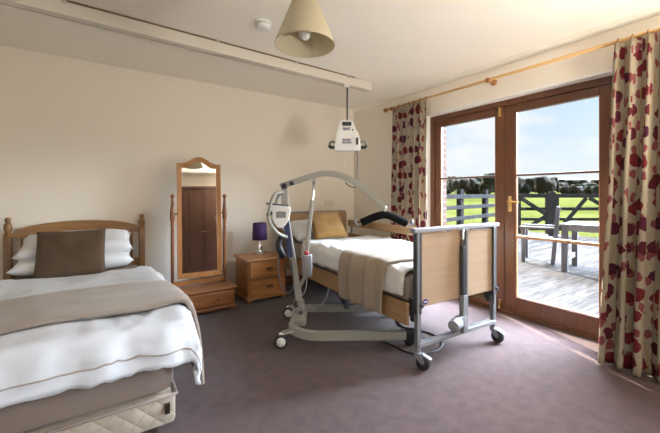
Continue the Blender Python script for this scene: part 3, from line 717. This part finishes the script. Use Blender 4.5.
# headboard
bm=bmesh.new(); prism(bm,[(-.50,.35),(.50,.35),(.50,.90),(.48,.915),(-.42,.915),(-.47,.90),(-.495,.86),(-.50,.80)],2.23,2.252); link('headboard_panel',bm,M['beechY'],hb)
bm=bmesh.new(); box(bm,-.46,.48,2.226,2.256,.912,.928,.003); link('headboard_rail',bm,M['alu'],hb)
for s in(-1,1):
    bm=bmesh.new(); box(bm,s*.405-.02,s*.405+.02,2.252,2.285,.10,.86,.004); link('headboard_post',bm,M['dgrey'],hb)
# deck frame + side boards
bm=bmesh.new()
for x in(-.40,.40): box(bm,x-.02,x+.02,.04,2.22,.36,.40)
for y in(.3,.8,1.3,1.8,2.1): box(bm,-.40,.40,y-.02,y+.02,.37,.395)
box(bm,-.44,.44,.04,2.2,.40,.415); link('mattress_platform',bm,M['dgrey'],hb)
bm=bmesh.new(); box(bm,-.470,-.448,.03,2.20,.28,.43,.005); link('side_board',bm,M['beechY'],hb)
bm=bmesh.new(); box(bm,.462,.484,.04,2.20,.28,.41,.005); link('side_board',bm,M['beechY'],hb)
for z0,z1 in((.715,.80),(.52,.62)):
    bm=bmesh.new(); box(bm,.50,.522,.16,2.20,z0,z1,.008); link('side_rail',bm,M['beechY'],hb)
for y in (.22,2.15):
    bm=bmesh.new(); box(bm,.522,.54,y-.015,y+.015,.45,.80,.003); box(bm,.43,.54,y-.012,y+.012,.42,.46,.003); link('rail_guide',bm,M['grey'],hb)
bm=bmesh.new(); bar(bm,(-.3,1.0,.10),(-.3,1.5,.38),.03,.04); bar(bm,(.3,1.0,.10),(.3,1.5,.38),.03,.04); box(bm,-.33,.33,.98,1.02,.08,.12); box(bm,-.33,.33,1.48,1.52,.36,.40); link('lift_mechanism',bm,M['dgrey'],hb)
# bedding
bm=bmesh.new(); box(bm,-.44,.44,.045,2.20,.417,.60,.04); o=smooth_angle(link('mattress',bm,M['bluematt'])); o.location=(2.12,1.45,0); o.rotation_euler=(0,0,AN); tag(o,'mattress hidden under the white duvet of the adjustable bed','mattress')
bm=bmesh.new(); grid(bm,drape_fn(-.425,.425,.07,1.62,.245,.10,.0,.648,.07,.016,11,None,.035),56,70); o=link('duvet',bm,M['cream_sheet'],None,True); solid(o,.024,0,-1)
o.location=(2.12,1.45,0); o.rotation_euler=(0,0,AN); tag(o,'white duvet over the adjustable bed beside the glazed doors','duvet')
bm=bmesh.new()
def tf2(u,v):
    x0,x1=-.425,.425; W=(x1-x0)+.46+.03
    a=x0-.46+u*W; b=.17+v*.58+.03*math.sin(u*5); r=.085
    ax=(a-x0) if a<x0 else 0
    x=max(a,x0)+(math.copysign(r*(1-math.exp(-abs(ax)/r)),ax) if ax else 0)
    q=abs(ax); e=min(1,q/.12); z=.676-max(0,q-r*(1-math.exp(-q/r)))+.016*1.5*nz(a*2.3+11,b*2.3,1)
    z+=.006*nz(a*8,b*14,4)
    fold=.020*math.sin(v*17+3*nz(v*3,u*2,7))*e
    if ax: x+=-.012+fold-.008
    y=b+ (.05*(v-.5)*-2*q*.6)+ .10*q*(1-v)
    return (x,y,z)
grid(bm,tf2,60,40); o=link('throw_blanket',bm,M['throw'],None,True); solid(o,.012,0,0); o.location=(2.12,1.45,0); o.rotation_euler=(0,0,AN); tag(o,'beige knitted throw hanging over the side of the adjustable bed','blanket')
p=H(-.16,1.93,.715); o=link('pillow',cushion_mesh(.62,.42,.17,21),M['pillow'],None,True); place(o,p,(math.radians(20),0,AN)); tag(o,'white pillow behind the mustard cushion','pillow')
p=H(-.12,1.68,.80); o=link('cushion',cushion_mesh(.40,.40,.10,31,18,.04),M['gold_cushion'],None,True); place(o,p,(math.radians(44),math.radians(0),AN+math.radians(-8))); tag(o,'mustard cushion on the adjustable bed','cushion')

# ---------------------------------------------------------------- mobile patient lift
U=Vector((.844,-.536,0)); V=Vector((.536,.844,0)); O0=Vector((1.12,2.257,0))
LR=math.atan2(U.y,U.x)
t=thing('patient_lift','grey mobile patient lift with a padded black spreader bar beside the bed','patient lift',(1.12,2.257,0),LR)
# local x along the legs, y across to the far leg
for y,ys in((0.0,1),(.60,-1)):
    bm=bmesh.new()
    P=spline([(.10,.30-ys*.02,.125),(.06,.30-ys*.20,.115),(.09,y+ys*.05,.10),(.22,y,.085),(.5,y,.08),(.93,y,.08)],5)
    for a,b in zip(P,P[1:]): bar(bm,a,b+(b-a)*.15,.045,.06,0)
    o=link('leg',bm,M['hoist'],t)
    bm=bmesh.new(); box(bm,.93,1.0,y-.028,y+.028,.02,.125,.008); f=link('leg_cap',bm,M['black'],t)
    bm=bmesh.new(); lathe(bm,[(.012,-.022),(.03,-.022),(.034,-.016),(.034,.016),(.03,.022),(.012,.022)],(.955,y,.034),16,'Y'); link('front_wheel',bm,M['rubber'],f,True)
    bm=bmesh.new(); bar(bm,(.08,y+ys*.06,.105),(.0,y,.105),.05,.018,.004); link('castor_arm',bm,M['hoist'],t)
    # rear castor: two black tyres with a pale hub cover
    bm=bmesh.new(); 
    for s in(-1,1): lathe(bm,[(.02,s*.010),(.046,s*.010),(.05,s*.014),(.05,s*.030),(.044,s*.034),(.02,s*.034)],(-.01,y,.05),22,'Y')
    w=link('rear_castor',bm,M['rubber'],t,True)
    bm=bmesh.new(); lathe(bm,[(.005,-.037),(.034,-.037),(.034,.037),(.005,.037)],(-.01,y,.05),18,'Y'); lathe(bm,[(.02,.05),(.02,.105)],(-.01,y,0),12); link('hub_cover',bm,M['whiteplastic'],w,True)
bm=bmesh.new(); box(bm,.04,.17,.16,.44,.085,.155,.02); box(bm,.06,.15,.24,.36,.15,.26,.02); smooth_angle(link('base_block',bm,M['hoist'],t))
bm=bmesh.new(); tube(bm,[(.085,.225,.24),(.085,.375,.24)],.022,14); tube(bm,[(.12,.235,.17),(.12,.365,.17)],.016,12); link('pivot_bolt',bm,M['dgrey'],t,True)
MB=Vector((.115,.30,.20)); MT=Vector((-.015,.30,1.215))
bm=bmesh.new()
Pm=[MB,Vector((.085,.30,.40)),Vector((.03,.30,.72)),Vector((-.010,.30,.98)),MT]
for a,b in zip(Pm,Pm[1:]): bar(bm,a,b+(b-a).normalized()*.006,.05,.055,.006,up=(1,0,0))
link('mast',bm,M['hoist'],t)
bm=bmesh.new(); bar(bm,(.035,.272,.62),(.0,.272,.92),.012,.045,.004,up=(1,0,0)); link('mast_strip',bm,plain('dark_blue_strip',(.02,.03,.09),.4),t)
# boom
P=spline([(-.05,.30,1.212),(.0,.30,1.23),(.12,.30,1.27),(.25,.30,1.310),(.34,.30,1.322),(.46,.30,1.302),(.60,.30,1.235),(.72,.30,1.135),(.83,.30,1.035)],4)
bm=bmesh.new()
for a,b in zip(P,P[1:]): bar(bm,a,b+(b-a)*.2,.045,.048,0)
link('boom',bm,M['hoist'],t)
bm=bmesh.new(); tube(bm,[(-.015,.265,1.215),(-.015,.335,1.215)],.024,14); tube(bm,[(.045,.27,1.24),(.045,.33,1.24)],.018,12); link('boom_joint',bm,M['black'],t,True)
# actuator
bm=bmesh.new(); tube(bm,[(.235,.30,1.285),(.175,.30,.74)],.013,12); link('actuator_rod',bm,M['chrome'],t,True)
bm=bmesh.new(); bar(bm,(.215,.30,1.10),(.165,.30,.62),.034,.034,.008,up=(1,0,0)); bar(bm,(.225,.30,1.25),(.235,.30,1.30),.04,.035,.005,up=(1,0,0)); link('actuator_tube',bm,M['hoist'],t)
bm=bmesh.new(); tube(bm,[(.168,.27,.655),(.168,.33,.655)],.02,12); link('emergency_knob',bm,M['red'],t,True)
bm=bmesh.new(); box(bm,.13,.215,.255,.345,.46,.64,.015); smooth_angle(link('actuator_motor',bm,M['hoistd'],t))
bm=bmesh.new(); bar(bm,(.165,.30,.47),(.09,.30,.34),.03,.03,.005,up=(1,0,0)); link('actuator_mount',bm,M['hoist'],t)
# push handle loop + control box on the rear of the mast
for y in(.12,.48):
    bm=bmesh.new(); tube(bm,spline([(-.02,y*.5+.15,1.165),(-.075,y,1.15),(-.105,y,1.08),(-.125,y,.98),(-.11,y,.92),(-.05,y,.84),(.01,y*.5+.15,.80)]),.013,10); link('push_handle',bm,M['hoist'],t,True)
bm=bmesh.new(); tube(bm,[(-.125,.11,.99),(-.125,.49,.99)],.015,10); link('handle_grip',bm,M['dgrey'],t,True)
bm=bmesh.new(); prism(bm,[(-.105,1.06),(.035,1.045),(.04,1.0),(.02,.93),(-.01,.885),(-.045,.875),(-.075,.895),(-.10,.95)],.16,.27); bmesh.ops.bevel(bm,geom=bm.edges[:],offset=.008,segments=2,affect='EDGES'); cb=smooth_angle(link('control_box',bm,M['whiteplastic'],t))
bm=bmesh.new(); box(bm,-.07,.01,.154,.162,.96,1.01,.003); link('battery_label',bm,M['hoistd'],cb)
bm=bmesh.new(); bar(bm,(-.15,.15,1.075),(.03,.17,1.055),.012,.014,.002); link('battery_lever',bm,plain('slate_plastic',(.06,.07,.12),.4),cb)
# hand control + cables
bm=bmesh.new(); tube(bm,spline([(-.03,.24,.80),(-.055,.22,.74),(-.04,.22,.68),(-.02,.24,.64)]),.028,10); link('hand_control',bm,M['black'],t,True)
bm=bmesh.new(); tube(bm,spline([(-.04,.22,.72),(-.06,.2,.55),(-.03,.2,.40),(.03,.22,.34),(.06,.25,.42),(.04,.27,.6)]),.006,6); link('cable',bm,M['dgrey'],t,True)
bm=bmesh.new(); tube(bm,spline([(.17,.27,.47),(.16,.22,.36),(.10,.2,.27),(.15,.22,.20),(.25,.30,.19),(.33,.36,.24),(.36,.40,.33)]),.006,6); link('cable',bm,M['hoistd'],t,True)
# spreader bar
sb=bpy.data.objects.new('spreader_bar',None)
bpy.data.objects.remove(sb)
bm=bmesh.new(); tube(bm,[(.83,.30,1.04),(.83,.30,.985)],.013,10); tube(bm,[(.83,.275,1.035),(.83,.325,1.035)],.018,12); o=link('swivel',bm,M['steel'],t,True)
P=spline([(.63,.30,.905),(.72,.30,.945),(.79,.30,.968),(.83,.30,.972),(.87,.30,.965),(.94,.30,.935),(1.02,.30,.895)],4)
bm=bmesh.new(); tube(bm,P,[.033]*len(P),14); sp=link('spreader_bar',bm,M['foam'],t,True)
for s,x,z in((-1,.625,.902),(1,1.025,.893)):
    bm=bmesh.new(); tube(bm,spline([(x-s*.01,.30,z),(x+s*.03,.30,z-.01),(x+s*.045,.30,z+.015),(x+s*.035,.30,z+.04)]),.011,8); link('sling_hook',bm,M['alu'],sp,True)
# cable loop on the carpet by the footboard
bm=bmesh.new(); tube(bm,spline([H(-.35,.42,.006),H(-.30,.16,.006),H(-.14,.10,.006),H(.02,.16,.006),H(.08,.34,.006),H(-.02,.55,.006),H(.1,.8,.006)]),.006,6)
tag(link('power_cable',bm,M['black'],None,True),'black power cable looped on the carpet under the adjustable bed','cable')

# ---------------------------------------------------------------- outside
DZK=-.08
bm=bmesh.new(); box(bm,XO,11.5,-3.5,6.2,DZK-.15,DZK); struct('deck_floor',bm,M['deck'])
def gz(x,y):
    d=math.hypot(x,y); s=(x*RT.x+y*RT.y)/max(d,1)
    return -.35+max(0,d-25)**1.0*.022+.25*nz(x*.05,y*.05)
bm=bmesh.new()
def gf(u,v):
    d=(8+ (v**2)*190); a=TH+(-.75+u*2.0)   # fan of pasture to the horizon
    x=math.sin(a)*d; y=math.cos(a)*d
    return (x+3.6,y,gz(x,y) if v>0.0 else -.5)
grid(bm,gf,60,50)
for v_ in bm.verts:
    if v_.co.x<3.6: v_.co.x=3.6
struct('ground_pasture',bm,M['grass'],None,True)
bm=bmesh.new(); box(bm,3.55,16,-8,14,-.55,-.45); struct('ground_yard',bm,M['grass'])
bm=bmesh.new()
def hf(u,v):
    a=TH+(-.6+u*1.9); d=230+v*160
    h=3+ v*(9+10*nz(u*6,2.2)+5*nz(u*15,5.1)+ (9*max(0,u-.35)))
    return (math.sin(a)*d,math.cos(a)*d,h)
grid(bm,hf,80,12); struct('hills',bm,M['hill'],None,True)
# side fence (left of the deck)
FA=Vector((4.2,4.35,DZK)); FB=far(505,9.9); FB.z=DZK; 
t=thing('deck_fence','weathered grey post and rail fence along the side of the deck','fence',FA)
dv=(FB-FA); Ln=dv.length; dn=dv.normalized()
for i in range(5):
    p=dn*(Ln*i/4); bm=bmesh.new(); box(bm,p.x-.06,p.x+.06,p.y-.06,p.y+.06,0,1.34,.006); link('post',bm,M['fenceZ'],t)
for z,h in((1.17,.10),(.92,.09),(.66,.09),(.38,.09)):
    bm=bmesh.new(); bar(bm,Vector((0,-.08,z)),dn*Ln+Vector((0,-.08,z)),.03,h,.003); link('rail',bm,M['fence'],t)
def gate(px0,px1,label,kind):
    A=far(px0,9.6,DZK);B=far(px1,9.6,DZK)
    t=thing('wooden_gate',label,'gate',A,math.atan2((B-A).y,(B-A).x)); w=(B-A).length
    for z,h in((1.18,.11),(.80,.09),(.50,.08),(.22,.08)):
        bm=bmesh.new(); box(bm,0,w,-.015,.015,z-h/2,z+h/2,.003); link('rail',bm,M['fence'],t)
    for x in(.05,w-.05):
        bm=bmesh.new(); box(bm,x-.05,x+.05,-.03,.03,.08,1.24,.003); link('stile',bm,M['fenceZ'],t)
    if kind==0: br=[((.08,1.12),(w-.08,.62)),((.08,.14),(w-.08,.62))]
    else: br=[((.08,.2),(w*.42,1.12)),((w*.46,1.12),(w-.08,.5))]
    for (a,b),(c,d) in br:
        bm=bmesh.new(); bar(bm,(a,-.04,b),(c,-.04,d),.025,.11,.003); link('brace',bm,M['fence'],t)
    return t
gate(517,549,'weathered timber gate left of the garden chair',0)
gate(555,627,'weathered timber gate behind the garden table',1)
for i,(px,lb) in enumerate(((552,'square timber gate post between the two gates'),(510,'square timber gate post at the left of the gates'),(632,'square timber gate post at the right behind the curtain'))):
    p=far(px,9.62); bm=bmesh.new(); box(bm,-.08,.08,-.05,.05,0,1.30,.01); o=link('gate_post',bm,M['fenceZ']); o.location=(p.x,p.y,DZK); o.rotation_euler=(0,0,-TH); tag(o,lb,'post')
# garden table
t=thing('garden_table','weathered slatted wooden garden table on the deck','table',(6.45,1.72,DZK),math.radians(8))
for i in range(8):
    bm=bmesh.new(); y=-.62+i*.156; box(bm,-.40,.40,y,y+.148,.735,.76,.003); link('slat',bm,M['silverwood'],t)
bm=bmesh.new(); 
for s in(-1,1): box(bm,s*.36-.012,s*.36+.012,-.56,.58,.65,.735)
for y in(-.56,.58): box(bm,-.36,.36,y-.012,y+.012,.65,.735)
link('apron',bm,M['silverwood'],t)
for sx in(-1,1):
    for y in(-.54,.56):
        bm=bmesh.new(); box(bm,sx*.34-.04,sx*.34+.04,y-.04,y+.04,0,.735,.004); link('leg',bm,M['silverwoodZ'],t)
for y in(-.54,.56):
    bm=bmesh.new(); box(bm,-.34,.34,y-.015,y+.015,.16,.24,.003); link('stretcher',bm,M['silverwood'],t)
t=thing('garden_chair','weathered wooden garden armchair beside the garden table on the deck','chair',(6.62,2.86,DZK),math.radians(200))
for sx in(-1,1):
    bm=bmesh.new(); box(bm,sx*.26-.03,sx*.26+.03,-.25,-.19,0,.62,.003); link('leg',bm,M['silverwoodZ'],t)
    bm=bmesh.new(); bar(bm,(sx*.26,.22,0),(sx*.26,.30,1.0),.05,.06,.003,up=(0,1,0)); link('leg',bm,M['silverwoodZ'],t)
    bm=bmesh.new(); box(bm,sx*.26-.04,sx*.26+.04,-.28,.27,.62,.65,.004); link('armrest',bm,M['silverwood'],t)
bm=bmesh.new()
for i in range(6): y=-.25+i*.082; box(bm,-.26,.26,y,y+.07,.41,.435,.003)
link('seat',bm,M['silverwood'],t)
bm=bmesh.new()
for i in range(6):
    x=-.19+i*.076; bar(bm,(x,.245,.45),(x,.30,.95),.05,.018,.002,up=(0,1,0))
bar(bm,(-.26,.30,.97),(.26,.30,.97),.03,.08,.004); bar(bm,(-.26,.255,.5),(.26,.255,.5),.03,.06,.004)
link('backrest',bm,M['silverwoodZ'],t)
# hedgerow trees
def tree(name,px,d,h,w,mat,label,group,seed):
    p=far(px,d); z0=gz(p.x,p.y)-.2
    t=thing(name,label,'tree',(p.x,p.y,z0),seed,group)
    bm=bmesh.new(); tube(bm,[(0,0,0),(.05,0,h*.45)],[.16,.1],8); link('trunk',bm,M['bark'],t,True)
    bm=bmesh.new()
    rnd=random.Random(seed)
    for k in range(7):
        c=Vector((rnd.uniform(-.32,.32)*w,rnd.uniform(-.32,.32)*w,h*rnd.uniform(.35,.75))); g=bmesh.ops.create_icosphere(bm,subdivisions=3,radius=w*rnd.uniform(.22,.36))['verts']
        for v in g:
            n=v.co.normalized(); v.co*=1+.35*nz(n.x*2.5+seed+k,n.y*2.5,n.z*2.5)+.15*nz(n.x*7,n.y*7+seed,n.z*7); v.co.z*=1.1; v.co+=c
            v.co.z=min(v.co.z,h*1.02)
    link('crown',bm,mat,t,True)
rt=random.Random(3)
kinds=[('hedgerow_tree','dark evergreen tree in the distant hedgerow beyond the pasture','leaf1'),('hedgerow_tree','olive bushy tree in the distant hedgerow beyond the pasture','leaf2'),('bare_tree','bare brown winter tree in the distant hedgerow beyond the pasture','leaf3')]
i=0; px=438
while px<640:
    k=rt.choice((0,1,2,2,0)); d=(76,84,92)[i%3]+rt.uniform(-1,1); nm,lb,mt=kinds[k]
    h=rt.uniform(4.0,5.6) if px<520 else (rt.uniform(3.2,4.3) if px<560 else rt.uniform(1.9,2.9))
    tree(nm,px,d,h,rt.uniform(3.4,4.6),M[mt],lb,['dark evergreens of the distant hedgerow','olive trees of the distant hedgerow','bare trees of the distant hedgerow'][k],i+20)
    px+=rt.uniform(8,9.5); i+=1
for px in (445,472,525,552,579,606):
    tree('field_shrub',px,130,4.2,8,M['leaf1'],'dark round tree on the far field edge','trees on the far field edge',int(px))

# ---------------------------------------------------------------- world, sun, camera
SAZ=Vector((.39,.92,0)).normalized(); SEL=math.radians(40)
sd=Vector((SAZ.x*math.cos(SEL),SAZ.y*math.cos(SEL),math.sin(SEL)))
w=bpy.data.worlds.new('sky'); SC.world=w; w.use_nodes=True; nt=w.node_tree; nt.nodes.clear()
out=nt.nodes.new('ShaderNodeOutputWorld'); bg=nt.nodes.new('ShaderNodeBackground'); L(nt,bg.outputs[0],out.inputs[0])
tc=nt.nodes.new('ShaderNodeTexCoord'); nrm=nt.nodes.new('ShaderNodeVectorMath'); nrm.operation='NORMALIZE'; L(nt,tc.outputs['Generated'],nrm.inputs[0])
sp=nt.nodes.new('ShaderNodeSeparateXYZ'); L(nt,nrm.outputs[0],sp.inputs[0])
base=ramp(nt,[(0,(.30,.30,.28)),(.49,(.5,.5,.48)),(.5,(.92,.95,.97)),(.56,(.74,.86,.97)),(.62,(.62,.78,.96)),(.70,(.60,.74,.95)),(1,(.45,.60,.95))])
mr=nt.nodes.new('ShaderNodeMapRange'); mr.inputs[1].default_value=-1; mr.inputs[2].default_value=1; L(nt,sp.outputs[2],mr.inputs[0]); L(nt,mr.outputs[0],base.inputs['Fac'])
mp=nt.nodes.new('ShaderNodeMapping'); mp.inputs['Scale'].default_value=(3,3,9); L(nt,nrm.outputs[0],mp.inputs[0])
cn=nt.nodes.new('ShaderNodeTexNoise'); cn.inputs['Scale'].default_value=1.3; cn.inputs['Detail'].default_value=8; L(nt,mp.outputs[0],cn.inputs['Vector'])
cr=ramp(nt,[(.48,(0,0,0)),(.66,(1,1,1))]); L(nt,cn.outputs['Fac'],cr.inputs['Fac'])
mx=nt.nodes.new('ShaderNodeMix'); mx.data_type='RGBA'; L(nt,cr.outputs['Color'],mx.inputs[0]); L(nt,base.outputs['Color'],mx.inputs[6]); mx.inputs[7].default_value=(.95,.96,.98,1)
# strength: bright sky lobes added out of view as room fill; sun glow off
def mth(op,a,b=None,c=None):
    q=nt.nodes.new('ShaderNodeMath'); q.operation=op
    for i_,v in enumerate((a,b,c)):
        if v is None: continue
        if isinstance(v,(int,float)): q.inputs[i_].default_value=v
        else: L(nt,v,q.inputs[i_])
    return q.outputs[0]
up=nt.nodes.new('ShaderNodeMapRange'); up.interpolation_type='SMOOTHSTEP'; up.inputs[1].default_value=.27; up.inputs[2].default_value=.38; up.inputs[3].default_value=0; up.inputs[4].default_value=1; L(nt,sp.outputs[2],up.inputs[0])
LOBE_FILL=120.0; GLOW=0.0
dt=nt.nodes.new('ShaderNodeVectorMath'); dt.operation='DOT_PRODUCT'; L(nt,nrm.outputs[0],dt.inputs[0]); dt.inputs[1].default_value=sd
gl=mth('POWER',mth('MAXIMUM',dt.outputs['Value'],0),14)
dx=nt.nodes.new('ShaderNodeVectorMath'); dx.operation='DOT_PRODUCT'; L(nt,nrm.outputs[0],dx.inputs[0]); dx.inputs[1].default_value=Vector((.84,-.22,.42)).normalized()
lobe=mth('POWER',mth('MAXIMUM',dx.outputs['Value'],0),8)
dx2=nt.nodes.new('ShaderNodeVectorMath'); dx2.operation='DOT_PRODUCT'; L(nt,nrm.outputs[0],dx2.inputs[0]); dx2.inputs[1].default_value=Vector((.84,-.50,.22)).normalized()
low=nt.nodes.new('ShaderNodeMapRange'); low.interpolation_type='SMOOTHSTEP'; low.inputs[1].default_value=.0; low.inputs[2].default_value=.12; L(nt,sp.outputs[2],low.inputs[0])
fill_lobes=mth('MULTIPLY',mth('MULTIPLY',mth('POWER',mth('MAXIMUM',dx2.outputs['Value'],0),18),low.outputs[0]),58)  # low bright lobe added to push fill through the door
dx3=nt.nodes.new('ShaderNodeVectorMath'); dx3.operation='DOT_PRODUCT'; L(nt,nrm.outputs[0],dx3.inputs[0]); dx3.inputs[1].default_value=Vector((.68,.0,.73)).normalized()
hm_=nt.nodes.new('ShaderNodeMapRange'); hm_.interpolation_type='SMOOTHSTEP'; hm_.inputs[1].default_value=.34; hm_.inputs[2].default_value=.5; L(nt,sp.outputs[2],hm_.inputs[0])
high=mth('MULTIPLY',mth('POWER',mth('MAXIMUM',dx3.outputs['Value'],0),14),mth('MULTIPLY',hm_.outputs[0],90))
fill_lobes=mth('ADD',fill_lobes,high)
st=mth('ADD',mth('ADD',mth('ADD',.95,fill_lobes),mth('MULTIPLY',mth('MULTIPLY',up.outputs[0],lobe),LOBE_FILL)),mth('MULTIPLY',mth('MULTIPLY',gl,up.outputs[0]),GLOW))
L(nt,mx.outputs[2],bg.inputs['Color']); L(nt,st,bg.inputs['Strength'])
w.cycles.sampling_method='MANUAL'; w.cycles.sample_map_resolution=1024
s=bpy.data.lights.new('sun','SUN'); s.energy=32; s.angle=math.radians(1.0); s.color=(1,.93,.82)
so=bpy.data.objects.new('sun',s); C.objects.link(so); so.rotation_euler=(-sd).to_track_quat('-Z','Y').to_euler(); so.location=(8,8,8)
def portal(name,loc,rot,sx,sy):
    l=bpy.data.lights.new(name,'AREA'); l.shape='RECTANGLE'; l.size=sx; l.size_y=sy; l.cycles.is_portal=True
    o=bpy.data.objects.new(name,l); C.objects.link(o); o.location=loc; o.rotation_euler=rot; return o
portal('door_portal',(3.40,(DY0+DY1)/2,DZ/2),(0,PI/2,0),DZ,DY1-DY0)
def lamp(name,kind,loc,rot,energy,col,**k):
    l=bpy.data.lights.new(name,kind); l.energy=energy; l.color=col
    for a,v in k.items(): setattr(l,a,v)
    o=bpy.data.objects.new(name,l); C.objects.link(o); o.location=loc; o.rotation_euler=rot; return o
lamp('front_fill','AREA',((WX0+WX1)/2,YF-.05,(WZ0+WZ1)/2),(PI/2+.2,0,-.5),6,(1,.95,.87),shape='RECTANGLE',size=WX1-WX0-.1,size_y=WZ1-WZ0-.1)  # fill light set in the added front window
lamp('side_fill','AREA',(XR+.05,-.9,1.45),(0,PI/2+.35,0),8,(1,.97,.93),shape='RECTANGLE',size=1.2,size_y=1.4)  # fill light from the right, set in the added side window
lamp('fill_uplight','AREA',(2.15,-.7,1.02),(PI-.2,0,.1),72,(1,.93,.83),shape='DISK',size=.5)  # upward ceiling-bounce fill, placed over the added lamp bowl
lamp('ceiling_lamp','POINT',(1.55,-.35,ZC-.16),(0,0,0),10,(1,.84,.64),shadow_soft_size=.12)
0 and portal('added_window_portal',((WX0+WX1)/2,YF-.02,(WZ0+WZ1)/2),(PI/2,0,0),WX1-WX0,WZ1-WZ0)
cam=bpy.data.cameras.new('camera'); co=bpy.data.objects.new('camera',cam); C.objects.link(co)
co.location=(0,0,CAMH); co.rotation_euler=(PI/2,0,-TH); cam.sensor_width=36; cam.lens=36*332/660; cam.shift_y=-22.5/660; cam.clip_end=1000; cam.clip_start=.02
SC.camera=co
vs=SC.view_settings; vs.view_transform='Standard'; vs.look='None'; vs.gamma=1; vs.exposure=0.22; vs.use_curve_mapping=False
SC.cycles.max_bounces=10; SC.cycles.diffuse_bounces=6
